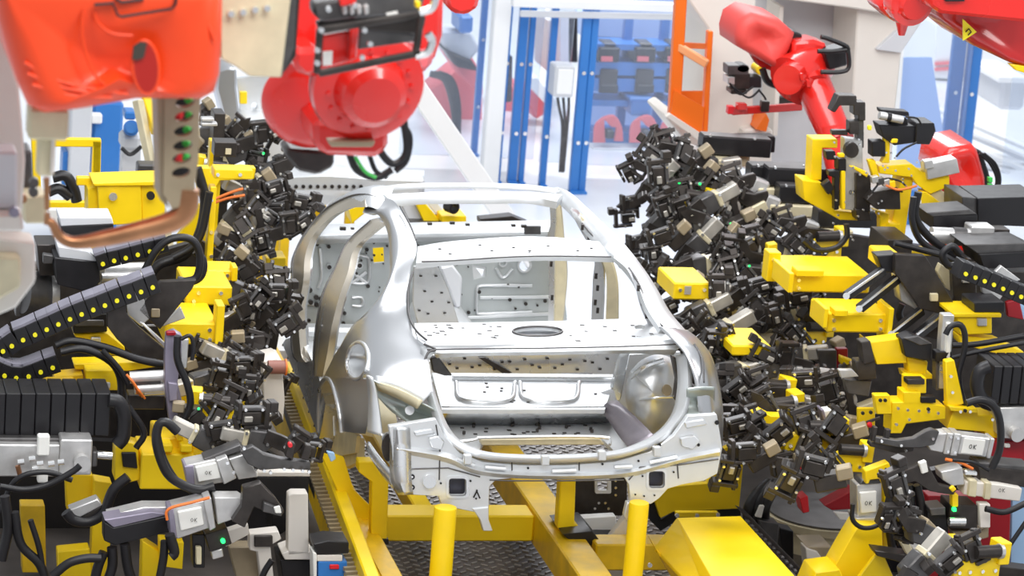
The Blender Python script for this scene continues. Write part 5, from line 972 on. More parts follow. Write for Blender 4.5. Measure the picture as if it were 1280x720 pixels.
simple('yellow_casting', 'complex yellow fabricated mount above the long gripper, right', 'mount', [('main_body', YEL, [(1115, 503), (1150, 502), (1182, 508), (1182, 524), (1133, 530), (1127, 542), (1113, 542)], 0, .12), ('left_plate', YEL, [(1093, 494), (1113, 494), (1115, 518), (1096, 518)], -.02, .05), ('upper_block', YEL, R4(1129, 490, 1151, 506), .0, .1), ('tall_web', YEL, [(1182, 452), (1193, 450), (1205, 505), (1184, 510)], .0, .05), ('right_block', YEL, [(1193, 510), (1222, 512), (1222, 520), (1247, 518), (1249, 552), (1235, 552), (1231, 540), (1184, 536)], .02, .14), ('cross_lip', YEL, [(1186, 508), (1222, 511), (1222, 517), (1188, 514)], -.03, .1), ('stem', YEL, R4(1133, 472, 1158, 492), .03, .08), ('dark_spacer', DRK, R4(1134, 474, 1156, 481), -.0, .06), ('black_gap', BLK, R4(1151, 496, 1170, 504), -.01, .05)], .6)
t = thing('red_knob_lever', 'small lever with a red ball knob on a yellow plate', 'lever', U(1087, 540, y=.7)); c = U(1087, 531, y=.68)
m = MB(); m.lathe(c+V((0, -.015, 0)), c+V((0, .02, 0)), [(0, .004), (.004, .012), (.015, .015), (.026, .012), (.03, .004)], 14); m.build('ball_knob', REDP, t); MB().bar(U(1088, 534, y=.7), U(1092, 556, y=.7), .02, .02).build('stem', GRY, t); MB().bar(U(1083, 528, y=.7), U(1100, 522, y=.7), .012, .012).build('handle', GRY, t)
# bellows and axis right
def bellows(lb, x0, x1, y0_, y1_, y, n, loc):
    t = thing('bellows_cover', lb, 'bellows', loc)
    for k in range(n):
        a = x0+(x1-x0)*k/n; b = x0+(x1-x0)*(k+1)/n; BX(t, 'fold', BLK, a+.4, y0_, b-.4, y1_, y-(.004 if k % 2 else 0), .25, .004)
    BX(t, 'core', BLK, x0, y0_+3, x1, y1_-3, y+.03, .2, 0); return t
bellows('black pleated bellows cover at the right picture edge', 1240, 1300, 458, 505, .5, 5, U(1260, 505, y=.6))
t = thing('ribbed_conduit', 'ribbed black conduit bend beside the right bellows', 'conduit', U(1228, 500, y=.5))
MB().tube([U(*q, y=.45) for q in [(1236, 458), (1225, 464), (1221, 482), (1228, 500), (1240, 506)]], .035, 12).build('conduit', BLK, t, smooth=80)
simple('linear_axis', 'silver linear axis block above the dark red beam, right edge', 'linear axis', [('body', ALU, [(1250, 510), (1300, 508), (1300, 550), (1252, 548)], 0, .2), ('beam', DRED, [(1234, 553), (1300, 550), (1300, 580), (1236, 574)], .05, .2), ('label', STK, R4(1256, 555, 1263, 560), .03, .02)], .5)
c = U(1267, 540, y=.5); MB().cyl(c, c+V((0, -.06, 0)), .035, seg=20).build('end_knob', ALU, t)
# long foreground grippers
def placeL(a, b, y, ang, s, lb, flip=False, yaw=0): unit('L', 7, U(a, b, y=y), ang, s, lb, 'long grippers in front', flip, yaw)
placeL(1172, 550, .25, -6, 1.05, 'long gripper with white stickered cylinder and grey arm, front right below the yellow mount')
t = thing('marked_gripper', 'gripper with marked cream cylinder under a black box, lower right edge', 'clamp', U(1240, 640, y=.1))
for nm, m, p, dy, th in (('cylinder', CRM, [(1207, 602), (1250, 606), (1278, 611), (1275, 627), (1240, 623), (1204, 618)], 0, .1), ('flange', TAN, [(1212, 600), (1222, 601), (1220, 622), (1210, 620)], -.02, .12), ('flange', TAN, [(1232, 603), (1240, 604), (1238, 625), (1230, 624)], -.02, .12), ('black_housing', DRK, [(1224, 582), (1290, 590), (1290, 611), (1224, 601)], .05, .15), ('housing_lid', GRY, [(1224, 578), (1290, 584), (1290, 590), (1224, 583)], .06, .14), ('head', ALU, [(1176, 590), (1203, 584), (1206, 606), (1190, 608), (1178, 600)], 0, .1), ('dark_arm', DRK, [(1115, 594), (1153, 580), (1162, 584), (1174, 606), (1196, 612), (1192, 619), (1172, 616), (1162, 614), (1144, 602), (1120, 609)], -.05, .05), ('pale_jaw', STK, [(1113, 594), (1124, 590), (1127, 604), (1120, 609)], -.07, .03), ('pale_jaw', STK, [(1149, 579), (1158, 576), (1161, 590), (1153, 593)], -.07, .03), ('yellow_plug', YEL, [(1187, 611), (1192, 607), (1196, 612), (1191, 616)], -.08, .02), ('rod', CHR, [(1206, 588), (1222, 590), (1222, 595), (1206, 594)], .02, .04)): PT(t, nm, m, p, .1+dy, th, .004)
c = U(1250, 613, y=.08); okmark(t, c.x, c.z, c.y, .011)

simple('upright_cylinder', 'upright silver cylinder with marked plate on the yellow stand', 'cylinder', [('body', ALU, [(1071, 606), (1102, 604), (1102, 648), (1072, 650)], 0, .12), ('face_plate', STK, [(1075, 616), (1096, 614), (1096, 640), (1076, 642)], -.02, .02), ('dome', GRY, [(1074, 606), (1078, 600), (1098, 599), (1102, 604)], .0, .1), ('top_bracket', YEL, [(1082, 589), (1111, 578), (1115, 589), (1113, 597), (1088, 600), (1086, 605), (1082, 605)], -.03, .06), ('base', ALU, [(1070, 648), (1104, 646), (1103, 655), (1072, 656)], -.02, .14), ('yellow_stile', YEL, R4(1104, 600, 1110, 686), .05, .06)], .2)
simple('yellow_stand', 'yellow folded sheet stand at the bottom right', 'stand', [('front_sheet', YEL, [(1073, 657), (1102, 657), (1104, 690), (1118, 740), (1025, 740), (1062, 675)], 0, .15), ('side_sheet', YEL, [(1102, 687), (1090, 700), (1060, 740), (1125, 740)], -.12, .03), ('foot', YEL, [(1020, 716), (1050, 712), (1060, 740), (1010, 740)], -.1, .2)], .1)
t = thing('round_table', 'round cream drum with dark top behind the yellow hood', 'table', U(1030, 700, y=1.6)); c = U(1030, 640, y=1.7)
MB().lathe(c+V((0, 0, -.6)), c+V((0, 0, 1)), [(0, .30), (.55, .30), (.56, .33), (.6, .33)], 48).build('drum', TAN, t, smooth=30); MB().cyl(c+V((0, 0, .002)), c+V((0, 0, .012)), .31, seg=48).build('top', GRY, t)
simple('cream_step', 'small cream block with chequered top beside the round drum', 'step', [('block', CRM, [(1007, 685), (1022, 690), (1040, 716), (1036, 740), (1012, 740)], 0, .1), ('tread', TAND, [(1008, 684), (1040, 684), (1056, 716), (1040, 712)], .02, .2), ('black_post', BLK, [(975, 660), (992, 664), (992, 700), (976, 690)], .3, .1), ('grey_channel', GRY, [(948, 650), (974, 655), (972, 684), (960, 676)], .2, .1)], 1.0)
t = thing('black_curved_conduit', 'thick glossy black conduit bend below the right-hand clamps', 'conduit', U(955, 640, y=1.3))
for k in range(3): MB().tube([U(935+10*k, 652, y=1.3), U(936+10*k, 634, y=1.25), U(945+9*k, 618, y=1.3), U(960+5*k, 604, y=1.4)], .03, 10).build('conduit', BLK, t, smooth=80)
PT(t, 'white_band', STK, [(944, 646), (950, 632), (956, 632), (952, 648)], 1.2, .02)
simple('red_cover', 'bright red plastic cover piece among the lower right clamps', 'cover', [('shell', REDP, [(995, 586), (1002, 578), (1022, 576), (1026, 590), (1008, 594), (996, 594)], 0, .1), ('lower_shell', REDP, [(1000, 624), (1010, 620), (1012, 640), (1004, 642)], 0, .1), ('right_shell', DRED, [(1030, 632), (1068, 612), (1074, 636), (1040, 638)], .1, .1), ('sticker', STK, [(1042, 640), (1068, 642), (1072, 652), (1050, 650)], .05, .02)], 1.0)
t = thing('red_column', 'dark red steel column at the lower right edge', 'column', U(1250, 700, y=.9)); PT(t, 'column', DRED, [(1232, 560), (1266, 560), (1260, 740), (1150, 740), (1160, 620), (1225, 620)], .9, .1); PT(t, 'pale_panel', BLUP, [(1266, 590), (1310, 590), (1310, 740), (1262, 740)], 1.0, .05)
simple('valve_block', 'black valve block with silver barrel and green light, lower right', 'valve block', [('body', DRK, [(1188, 630), (1222, 632), (1222, 662), (1186, 660)], 0, .15), ('left_body', BLK, [(1160, 640), (1182, 634), (1186, 668), (1160, 670)], .02, .12), ('grey_cap', GRY, [(1162, 636), (1182, 634), (1182, 644), (1164, 645)], -.02, .12), ('gauge', CRM, [(1224, 630), (1238, 630), (1238, 660), (1225, 660)], -.02, .05), ('green_light', GRN, R4(1191, 635, 1196, 640), -.03, .02), ('yellow_strip', YEL, R4(1190, 618, 1198, 634), -.02, .04), ('tan_box', TAND, [(1190, 664), (1222, 664), (1236, 658), (1236, 672), (1200, 682)], .02, .1)], .1)
MB().cyl(U(1186, 652, y=.05), U(1206, 652, y=.05), .022, seg=14).build('barrel', CHR, [o for o in bpy.data.objects if o.name == 'valve_block'][0])
simple('lower_rail', 'dark slide rail with yellow connector along the bottom right', 'rail', [('rail', DRK, [(1093, 688), (1158, 697), (1290, 713), (1290, 730), (1158, 712), (1096, 695)], 0, .1), ('yellow_connector', YEL, R4(1181, 675, 1203, 690), -.03, .1), ('grey_body', ALU, [(1142, 686), (1170, 682), (1178, 700), (1158, 706), (1144, 698)], -.05, .1), ('pale_plate', STK, [(1205, 688), (1222, 690), (1236, 702), (1210, 700)], -.02, .03), ('ring', ALU, ell(1238, 694, 9, 5, 14), -.04, .04), ('tan_bracket', TAN, [(1122, 672), (1132, 668), (1142, 690), (1134, 694)], -.05, .04)], -.1)
for k in range(4): BX([o for o in bpy.data.objects if o.name == 'lower_rail'][0] if 0 else t, 'port', STK, 1170+0, 702+0, 1171, 703, -.2, .01, 0) if 0 else None
# cable chain
LID = mat('worn_grey_plastic', (.24, .23, .28), 0, .45, .2, 12)
def chain(lb, pts, y, r=.055, dot=.012, nm='cable_chain', top=True):
    t = thing(nm, lb, 'cable chain', U(*pts[0], y=y))
    for i in range(len(pts)-1):
        a, b = U(*pts[i], y=y), U(*pts[i+1], y=y); ext = (b-a)*.008
        o = MB().bar(a+ext, b-ext, .12, r*2, ch=.003).build('link', BLK, t)
        if top: d = (b-a).normalized(); n = V((-d.z, 0, d.x)); n = n if n.z > 0 else -n; MB().bar(a+ext*3+n*r+V((0, 0, 0)), b-ext*3+n*r, .11, .026).build('link_lid', LID, o)
        c = a.lerp(b, .5)+V((0, -.062, -.01)); MB().cyl(c, c+V((0, -.008, 0)), dot, seg=12).build('yellow_pin', YDOT, o)
    return t
chain('black cable chain with yellow pins sloping down at the right edge', [(1196, 334), (1208, 338), (1220, 343), (1231, 347), (1243, 352), (1254, 357), (1265, 362), (1277, 367), (1289, 372)], .9, .045, .011, top=False)
H = 'black hoses of the right-hand machine'
for i, (L, r, y, w_) in enumerate([([(1148, 240), (1144, 270), (1160, 295), (1190, 318), (1206, 330)], .022, 1.5, 'curving down behind the upper yellow post'), ([(1142, 246), (1140, 275), (1152, 302), (1184, 322)], .018, 1.45, 'curving down beside the first, left of it'), ([(1118, 304), (1150, 312), (1184, 322), (1206, 336)], .016, 1.3, 'running right from the yellow post foot'), ([(1004, 300), (1020, 312), (1044, 310), (1058, 296), (1058, 280)], .016, 2.0, 'looping above the left yellow beam'), ([(1200, 318), (1190, 308), (1178, 318), (1186, 332), (1200, 330)], .02, 1.1, 'coiled by the start of the cable chain'), ([(1128, 380), (1124, 392), (1128, 408), (1124, 424)], .02, 1.5, 'hanging between the damper rods'), ([(1190, 432), (1222, 430), (1280, 420)], .016, .8, 'running right below the yellow block'), ([(1186, 448), (1230, 438), (1284, 428)], .012, .75, 'running right under the thicker hose'), ([(1208, 504), (1226, 500), (1242, 508), (1250, 528), (1250, 560), (1240, 585)], .020, .1, 'arching down beside the long gripper'), ([(1116, 606), (1110, 640), (1116, 690)], .022, .15, 'hanging left in the vertical bundle'), ([(1124, 608), (1120, 640), (1124, 680)], .022, .15, 'hanging second in the vertical bundle'), ([(1136, 606), (1140, 640), (1138, 670)], .022, .15, 'hanging third in the vertical bundle'), ([(1146, 606), (1152, 636), (1148, 666)], .022, .15, 'hanging rightmost in the vertical bundle'), ([(1232, 636), (1256, 640), (1284, 628)], .016, 0, 'curving to the right edge over the pale panel'), ([(1284, 650), (1266, 676), (1250, 700)], .012, 0, 'hanging lowest at the right edge'), ([(1066, 630), (1066, 650), (1080, 660), (1100, 654), (1106, 630)], .012, 0, 'wrapped under the upright cylinder'), ([(1190, 575), (1216, 578), (1236, 588)], .010, 0, 'thin one below the white stickered cylinder')]):
    HOSE(L, r, y, None, f'black hose {w_}', grp=H)
tag(MB().tube([U(*q, y=.0) for q in [(1182, 574), (1200, 578), (1216, 586)]], .008, 6).build('orange_wire', ORC), 'short orange wire under the front right gripper', 'wire')
t = [o for o in bpy.data.objects if o.name == 'upright_cylinder'][0]; c = U(1083, 629, y=.17); okmark(t, c.x, c.z, c.y, .012)
# details on the yellow mount and brackets
def dots(nm, owner, pts, y, r=.008, m=None):
    t_ = [o for o in bpy.data.objects if o.name == owner][0]
    for a, b in pts: p = U(a, b, y=y); MB().cyl(p, p+V((0, -.012, 0)), r, seg=8).build(nm, m or CHR, t_)
dots('cap_bolt', 'yellow_casting', [(1122, 510), (1134, 512), (1148, 513), (1160, 514), (1172, 516), (1120, 530), (1136, 524), (1200, 514), (1212, 514), (1240, 524), (1188, 470), (1190, 490)], .56)
dots('bolt_hole', 'yellow_casting', [(1100, 500), (1106, 500), (1078, 516), (1088, 515), (1160, 511), (1206, 513)], .55, .009, INK)
dots('cap_bolt', 'yellow_bracket', [(1092, 432), (1128, 428), (1098, 452), (1128, 450)], .78)
dots('bolt_hole', 'upright_cylinder', [(1100, 588), (1107, 586), (1100, 594), (1107, 592)], .15, .006, INK)
simple('notched_jaw', 'black zigzag jaw fingers at the right corner of the car body', 'clamp', [('zigzag_finger', DRK, [(896, 566), (904, 560), (911, 568), (918, 560), (926, 566), (934, 556), (942, 552), (946, 560), (936, 568), (928, 578), (919, 574), (910, 584), (902, 576)], 0, .05), ('pad', GRY, [(936, 552), (952, 546), (956, 556), (942, 562)], -.02, .06)], .7)
simple('perforated_block', 'dark perforated block with silver plate beside the dark red plate', 'block', [('body', DRK, [(1070, 452), (1094, 450), (1096, 474), (1072, 476)], 0, .08), ('plate', ALU, [(1048, 462), (1066, 462), (1074, 471), (1052, 473)], -.03, .03), ('lower', GRY, [(1056, 474), (1090, 476), (1086, 496), (1060, 492)], .02, .06)], .8)
simple('glossy_gripper', 'pale blue-grey glossy cylinder tilted among the right-hand clamps', 'cylinder', [('body', STK, [(1028, 514), (1042, 512), (1052, 534), (1046, 540), (1034, 538)], 0, .07), ('strip', PURP, [(1026, 512), (1030, 512), (1037, 538), (1033, 538)], -.01, .08), ('tan_band', TAN, [(1036, 530), (1050, 528), (1050, 537), (1040, 540)], -.02, .05)], .75)
simple('yellow_gripper_body', 'yellow cast gripper body with black jaws, right of the tail', 'clamp', [('body', YEL, [(941, 516), (950, 512), (964, 520), (988, 521), (988, 532), (972, 536), (968, 542), (942, 542)], 0, .08), ('black_jaw', DRK, R4(944, 528, 957, 539), -.02, .06), ('rear_cylinder', DRK, R4(988, 520, 1016, 532), .01, .06), ('left_jaw', BLK, [(914, 526), (930, 520), (940, 522), (940, 550), (914, 548), (912, 540), (928, 538), (928, 530), (914, 532)], .0, .05)], .85)
# ================================================================ LEFT-HAND MACHINE
t = thing('tooling_frame', 'yellow and dark steel gate frame carrying the left-hand clamps', 'machine frame', U(230, 500, y=2.6))
PT(t, 'back_plate', DRK, [(150, 330), (250, 300), (300, 330), (352, 400), (345, 440), (325, 470), (320, 560), (240, 600), (-20, 600), (-20, 330)], 2.8, .06, 0)
PT(t, 'lower_plate', BLK, [(-30, 545), (330, 560), (372, 590), (375, 660), (375, 760), (-30, 760)], 1.9, .06, 0)
for nm, p, y, m in (('yellow_column', [(262, 210), (277, 212), (272, 280), (268, 345), (250, 345), (255, 280)], 3.3, YEL), ('yellow_plate', [(246, 232), (266, 212), (302, 208), (320, 210), (318, 224), (275, 226), (266, 244), (248, 246)], 3.25, YEL), ('yellow_brace', [(222, 296), (250, 256), (256, 268), (232, 316), (222, 318)], 3.1, YEL), ('yellow_plate', [(220, 322), (266, 322), (262, 332), (222, 332)], 3.0, YEL), ('yellow_rib', [(330, 335), (340, 335), (350, 362), (342, 364)], 3.0, YEL), ('yellow_beam', [(332, 322), (358, 322), (358, 338), (334, 340)], 3.4, YEL), ('yellow_plate', [(336, 382), (354, 384), (350, 398), (334, 396)], 2.6, YEL), ('yellow_channel', [(290, 446), (298, 440), (312, 470), (326, 474), (326, 482), (302, 482)], 2.0, YEL), ('yellow_channel', [(308, 440), (318, 440), (330, 462), (326, 470), (314, 466)], 2.05, YEL), ('yellow_plate', [(302, 506), (312, 492), (330, 492), (330, 522), (304, 522)], 1.6, YEL), ('yellow_block', [(242, 446), (262, 448), (264, 490), (256, 492), (256, 478), (242, 478)], 1.7, YEL), ('yellow_plate', [(222, 478), (236, 482), (240, 520), (230, 520)], 1.2, YEL)):
    PT(t, nm, m, p, y, .16 if 'beam' in nm else .06, .005)
for a in ((258, 338, 296, 352, 2.2, .2), (232, 358, 290, 382, 1.9, .4), (206, 404, 272, 431, 1.5, .4)): BX(t, 'yellow_beam', YEL, *a, .008)
for a in ((270, 382, 280, 432, 1.45, .12), (290, 334, 297, 352, 2.15, .1), (260, 234, 268, 345, 2.6, .08), (246, 210, 262, 232, 2.6, .08), (268, 212, 316, 224, 2.6, .12)): BX(t, 'yellow_flange', YEL, *a, .004)
BX(t, 'yellow_upright', YEL, 262, 176, 267, 212, 3.5, .08, .003); BX(t, 'black_housing', DRK, 268, 178, 296, 196, 3.3, .12, .004); BX(t, 'tan_tag', TAN, 282, 186, 289, 193, 3.28, .01, 0)
BX(t, 'dark_column', DRK, 266, 142, 280, 216, 3.9, .15, .004); BX(t, 'dark_arm', DRK, 281, 180, 300, 192, 3.86, .1, .004); LEG(t, 273, 212, 3.9, .12, DRK)
for k in range(14):
    a, b = [(248, 366), (276, 366), (216, 412), (262, 412), (216, 424), (262, 424), (284, 344), (265, 344), (272, 218), (300, 218), (264, 250), (264, 290), (264, 320), (242, 376)][k]; p = U(a, b, y=[1.9, 1.9, 1.5, 1.5, 1.5, 1.5, 2.2, 2.2, 2.6, 2.6, 2.6, 2.6, 2.6, 1.9][k]); MB().cyl(p, p+V((0, -.012, 0)), .010, seg=10).build('cap_bolt', CHR, t)
t = thing('yellow_tube_frame', 'square yellow tube frame standing behind the weld gun', 'frame', U(120, 240, y=3.6))
for a, b in (((46, 177), (126, 178)), ((121, 176), (119, 270)), ((44, 172), (46, 240)), ((60, 256), (115, 256))): MB().bar(U(*a, y=3.6), U(*b, y=3.6), .045, .05, (0, 1, 0), .004).build('tube', YEL, t)
p = U(121, 176, y=3.6); MB().box((p.x, 3.6, p.z/2), (.045, .05, p.z)).build('leg', YEL, t)
simple('yellow_console', 'bright yellow folded sheet console with two round bolts, left', 'console', [('front_sheet', YEL, [(122, 232), (176, 230), (178, 280), (124, 282)], 0, .04), ('left_cheek', YEL, [(110, 236), (122, 232), (124, 282), (110, 276)], .05, .2), ('right_sheet', YEL, [(176, 231), (206, 228), (206, 280), (178, 280)], .02, .04), ('top_lip', YEL, [(116, 229), (206, 226), (206, 232), (118, 233)], -.02, .25), ('yellow_tab', YEL, R4(96, 222, 145, 232), .15, .05), ('white_panel', WHT, [(60, 262), (112, 262), (112, 282), (62, 284)], .3, .05)], 2.6)
for a, b, m, lb in ((141, 245, CHR, 'l'), (188, 244, BLK, 'r')): p = U(a, b, y=2.58); MB().cyl(p, p+V((0, -.02, 0)), .022, seg=16).build('round_bolt', m, [o for o in bpy.data.objects if o.name == 'yellow_console'][0])
simple('drive_box', 'black drive box with pale grey lid below the copper arm', 'drive box', [('lid', GRW, [(74, 272), (140, 272), (142, 280), (76, 283)], 0, .2), ('housing', BLK, [(76, 283), (142, 280), (142, 300), (78, 305)], .0, .2)], 1.8)
simple('drive_box', 'black drive box with slanted grey lid left of the cable chains', 'drive box', [('housing', BLK, [(68, 322), (124, 328), (126, 352), (112, 366), (72, 356)], -.1, .25), ('lid', GRW, [(72, 308), (110, 314), (126, 328), (74, 322)], -.08, .2), ('side_box', DRK, [(46, 306), (74, 306), (74, 345), (50, 345)], .1, .2), ('side_plate', GRY, [(54, 318), (68, 320), (66, 330), (54, 330)], -.02, .05)], 1.6)
t = thing('pneumatic_cylinder', 'silver cylinders right of the slanted black drive box', 'cylinder', U(155, 350, y=1.7))
MB().cyl(U(128, 338, y=1.7), U(182, 336, y=1.75), .035, seg=18).build('tube', ALU, t); MB().cyl(U(126, 347, y=1.65), U(176, 346, y=1.7), .025, seg=18).build('lower_tube', ALU, t); BX(t, 'end_block', ALU, 117, 334, 132, 356, 1.65, .1, .006)
t = thing('grey_motor', 'grey cylindrical motor with bright ring behind the left cable chain', 'motor', U(50, 375, y=1.9)); MB().cyl(U(28, 365, y=1.8), U(64, 366, y=1.85), .11, seg=28).build('can', GRY, t, smooth=30); MB().cyl(U(64, 366, y=1.8), U(73, 366, y=1.8), .09, seg=28).build('ring', ALU, t, smooth=30); BX(t, 'mount', GRY, 20, 368, 44, 396, 1.8, .1)
chain('lower arm of the black cable chain with yellow pins, left edge', [(-12, 438), (-2, 434), (7, 430), (20, 421), (35, 415), (50, 408), (64, 402), (79, 395), (93, 389), (108, 383), (122, 378), (137, 372), (152, 366), (167, 361), (182, 355), (196, 350)], 1.0, .05, .011)
chain('short black cable chain with yellow pins under the copper arm', [(120, 326), (134, 321), (148, 318), (163, 314), (178, 310), (193, 306), (208, 302)], 1.5, .04, .011)
chain('bottom run of black cable chain with yellow pins above the bellows', [(-10, 456), (-2, 460), (11, 465), (27, 466), (42, 461), (57, 455), (72, 450)], .95, .045, .011)
chain('upper strip of yellow-pinned cable chain along the bellows top', [(-12, 492), (4, 492), (20, 492), (36, 492), (52, 491), (68, 491), (84, 491), (100, 490), (116, 490), (132, 490)], .7, .012, .008, top=False)
simple('swing_arm', 'black triangular steel swing arm plate, centre left', 'arm', [('main_plate', DRK, [(133, 372), (158, 372), (158, 392), (172, 408), (208, 438), (208, 450), (172, 449), (146, 424), (134, 408)], 0, .04), ('pale_plate', ALU, [(158, 366), (176, 362), (188, 398), (176, 408), (160, 394)], .1, .03), ('silver_edge', CHR, [(174, 402), (180, 404), (208, 430), (206, 436)], -.02, .02)], 1.0)
simple('parallel_arm', 'dark slanted arm plate with a small square tag, centre left', 'arm', [('plate', DRK, [(173, 388), (200, 352), (246, 350), (240, 362), (200, 412), (188, 402)], 0, .04), ('square_tag', TAND, R4(189, 386, 200, 397), -.02, .01), ('backing', ALU, [(176, 408), (200, 408), (226, 384), (232, 398), (204, 408)], .1, .03)], 1.1)
simple('yellow_block', 'yellow block with black slab on top, left of the swing arm', 'block', [('body', YEL, [(92, 418), (134, 416), (156, 434), (156, 446), (112, 442)], 0, .2), ('black_slab', BLK, [(90, 394), (134, 392), (134, 415), (92, 417)], -.02, .25), ('slab_front', GRY, R4(94, 400, 130, 408), -.03, .02), ('label_plate', ALU, R4(114, 422, 126, 430), -.02, .02)], 1.3)
simple('yellow_block', 'yellow block with two bolts just above the bellows', 'block', [('body', YEL, [(107, 463), (148, 462), (150, 488), (108, 488)], 0, .15), ('upper', YEL, [(92, 455), (190, 452), (200, 458), (160, 464), (94, 462)], .1, .12), ('label_plate', ALU, R4(126, 478, 138, 486), -.02, .01), ('second_block', YELD, [(56, 480), (94, 478), (94, 489), (54, 490)], -.05, .12), ('top_block', YELD, [(68, 472), (104, 468), (104, 478), (68, 478)], .05, .12)], 1.0)
bl_ = thing('bolt_pair', 'x', 'bolt') if 0 else None
bellows('wide black pleated bellows cover at the left picture edge', -12, 138, 492, 545, .5, 8, U(60, 545, y=.6))
t = thing('ribbed_conduit', 'ribbed black conduit bend beside the left bellows', 'conduit', U(145, 545, y=.5)); MB().tube([U(*q, y=.45) for q in [(136, 500), (148, 503), (155, 520), (154, 545), (146, 556)]], .035, 12).build('conduit', BLK, t, smooth=80)
t = thing('linear_axis', 'silver linear axis with air fittings below the left bellows', 'linear axis', U(50, 595, y=.4))
for nm, m, x0, y0_, x1, y1_, y, dp in (('carriage', ALU, -12, 556, 75, 596, .4, .2), ('carriage_end', ALU, 75, 550, 115, 594, .38, .22), ('top_rail', GRY, -12, 548, 115, 556, .45, .2), ('strap', STK, 47, 545, 62, 570, .36, .05), ('strap', STK, 47, 590, 60, 604, .36, .05), ('rod_block', GRY, 115, 565, 122, 584, .45, .1)): BX(t, nm, m, x0, y0_, x1, y1_, y, dp, .006)
c = U(102, 576, y=.38); MB().cyl(c, c+V((0, -.05, 0)), .04, seg=22).build('end_knob', ALU, t); MB().cyl(U(118, 568, y=.5), U(140, 570, y=.5), .02, seg=12).build('piston_rod', CHR, t)
for a, b in ((22, 578), (36, 574), (46, 580), (60, 580), (72, 578), (40, 586)): p = U(a, b, y=.33); MB().cyl(p, p+V((.03, 0, .004)), .014, seg=10).build('air_fitting', CHR, t)
MB().cyl(U(22, 582, y=.33), U(25, 594, y=.33), .012, seg=8).build('brass_fitting', COP, t)
simple('yellow_casting', 'heavy yellow fabricated mount holding the front left grippers', 'mount', [('frame_ring', YEL, [(144, 560), (156, 552), (172, 556), (176, 600), (150, 606), (143, 600)], 0, .12, ),  ('tab_row', YEL, [(258, 540), (300, 548), (318, 546), (316, 552), (270, 556)], .1, .08), ('lower_column', YEL, [(82, 592), (116, 594), (116, 640), (84, 640)], .4, .1), ('lower_column', YEL, [(118, 600), (140, 604), (136, 740), (112, 740)], .3, .1), ('bottom_plate', YEL, [(72, 690), (112, 686), (116, 740), (74, 740)], .1, .1), ('post', YELD, [(26, 632), (56, 632), (58, 716), (28, 716)], .3, .1), ('right_post', YEL, [(200, 676), (230, 678), (228, 712), (200, 708)], -.1, .1), ('right_lug', YEL, [(178, 676), (200, 690), (198, 740), (176, 740)], -.05, .1), ('dark_window', BLK, [(152, 566), (170, 566), (172, 586), (154, 584)], -.02, .02)], .8)
t = [o for o in bpy.data.objects if o.name == 'yellow_casting.001'][0]
for nm, a in (('main_body', (176, 568, 242, 612, .75, .3)), ('upper_body', (196, 548, 250, 570, .85, .3)), ('arm_body', (240, 562, 292, 576, .8, .15)), ('rib', (250, 538, 258, 562, .78, .12)), ('rib', (222, 532, 230, 552, .78, .12)), ('pad', (200, 556, 216, 566, .72, .1)), ('pad', (226, 556, 240, 566, .72, .1)), ('low_body', (246, 500, 262, 540, .9, .15))): BX(t, nm, YEL, *a, .006)
simple('violet_sensor_bar', 'tall violet metal sensor bar with black hose', 'sensor', [('bar', PURP, [(208, 418), (218, 414), (228, 420), (226, 450), (222, 478), (232, 520), (228, 540), (212, 530), (206, 480), (206, 450)], 0, .06), ('clear_cover', ALU, [(226, 424), (236, 424), (234, 460), (226, 462)], .02, .04), ('red_top', DRED, R4(208, 415, 220, 420), -.02, .03), ('lower_bar', PURP, [(210, 478), (222, 480), (222, 500), (212, 502)], -.03, .04)], .7)
t = thing('valve_cluster', 'cluster of silver barrels and orange wires left of violet bar', 'valve block', U(190, 490, y=.9))
for a, b, c, r in ((162, 470, 205, .03), (166, 474, 200, .026), (168, 484, 204, .028), (180, 488, 205, .02)): MB().cyl(U(a, b+2, y=.8), U(c, b, y=.8), r, seg=14).build('barrel', ALU if r != .026 else GRY, t)
for k in range(4): MB().tube([U(158+k*3, 468+k*4, y=.72), U(168+k*2, 480+k*3, y=.7), U(172+k*3, 492+k*2, y=.74)], .006, 6).build('orange_wire', ORC, t)
BX(t, 'manifold', DRK, 160, 494, 206, 512, .85, .1)
simple('servo_unit', 'long black servo with pale top lid, front left', 'servo', [('housing', BLK, [(130, 652), (142, 660), (214, 644), (216, 664), (144, 682), (130, 676)], 0, .1), ('lid', PURP, [(130, 650), (190, 640), (214, 643), (142, 660)], .0, .12), ('tan_lid', ALU, [(134, 645), (180, 634), (214, 634), (212, 642), (140, 652)], .06, .1)], .0)
t = thing('marked_gripper', 'gripper with marked white plate and copper-coloured end, front left', 'clamp', U(260, 670, y=-.1))
for nm, m, p, dy, th in (('cylinder', ALU, [(212, 636), (262, 624), (268, 658), (222, 674), (214, 668)], 0, .12), ('face_plate', STK, [(222, 640), (252, 634), (256, 656), (226, 664)], -.02, .02), ('end_plate', PURP, [(210, 636), (217, 636), (222, 674), (213, 670)], -.01, .12), ('flange', ALU, [(255, 626), (264, 622), (270, 660), (262, 664)], -.03, .12), ('head', ALU, [(268, 622), (300, 622), (312, 630), (296, 648), (272, 656)], -.0, .1), ('dark_arm', DRK, [(304, 610), (326, 604), (345, 624), (356, 640), (352, 644), (332, 640), (318, 634), (306, 660), (290, 652), (302, 634)], -.05, .06), ('jaw', GRY, [(330, 628), (354, 638), (352, 646), (328, 640)], -.08, .05), ('pale_tag', STK, [(342, 634), (350, 632), (352, 642), (344, 642)], -.09, .01)): PT(t, nm, m, p, -.1+dy, th, .004)
c = U(240, 650, y=-.13); okmark(t, c.x, c.z, c.y, .010)
t = thing('marked_gripper', 'silver gripper with marked plate and long grey arm, left of the car corner', 'clamp', U(280, 610, y=.1))
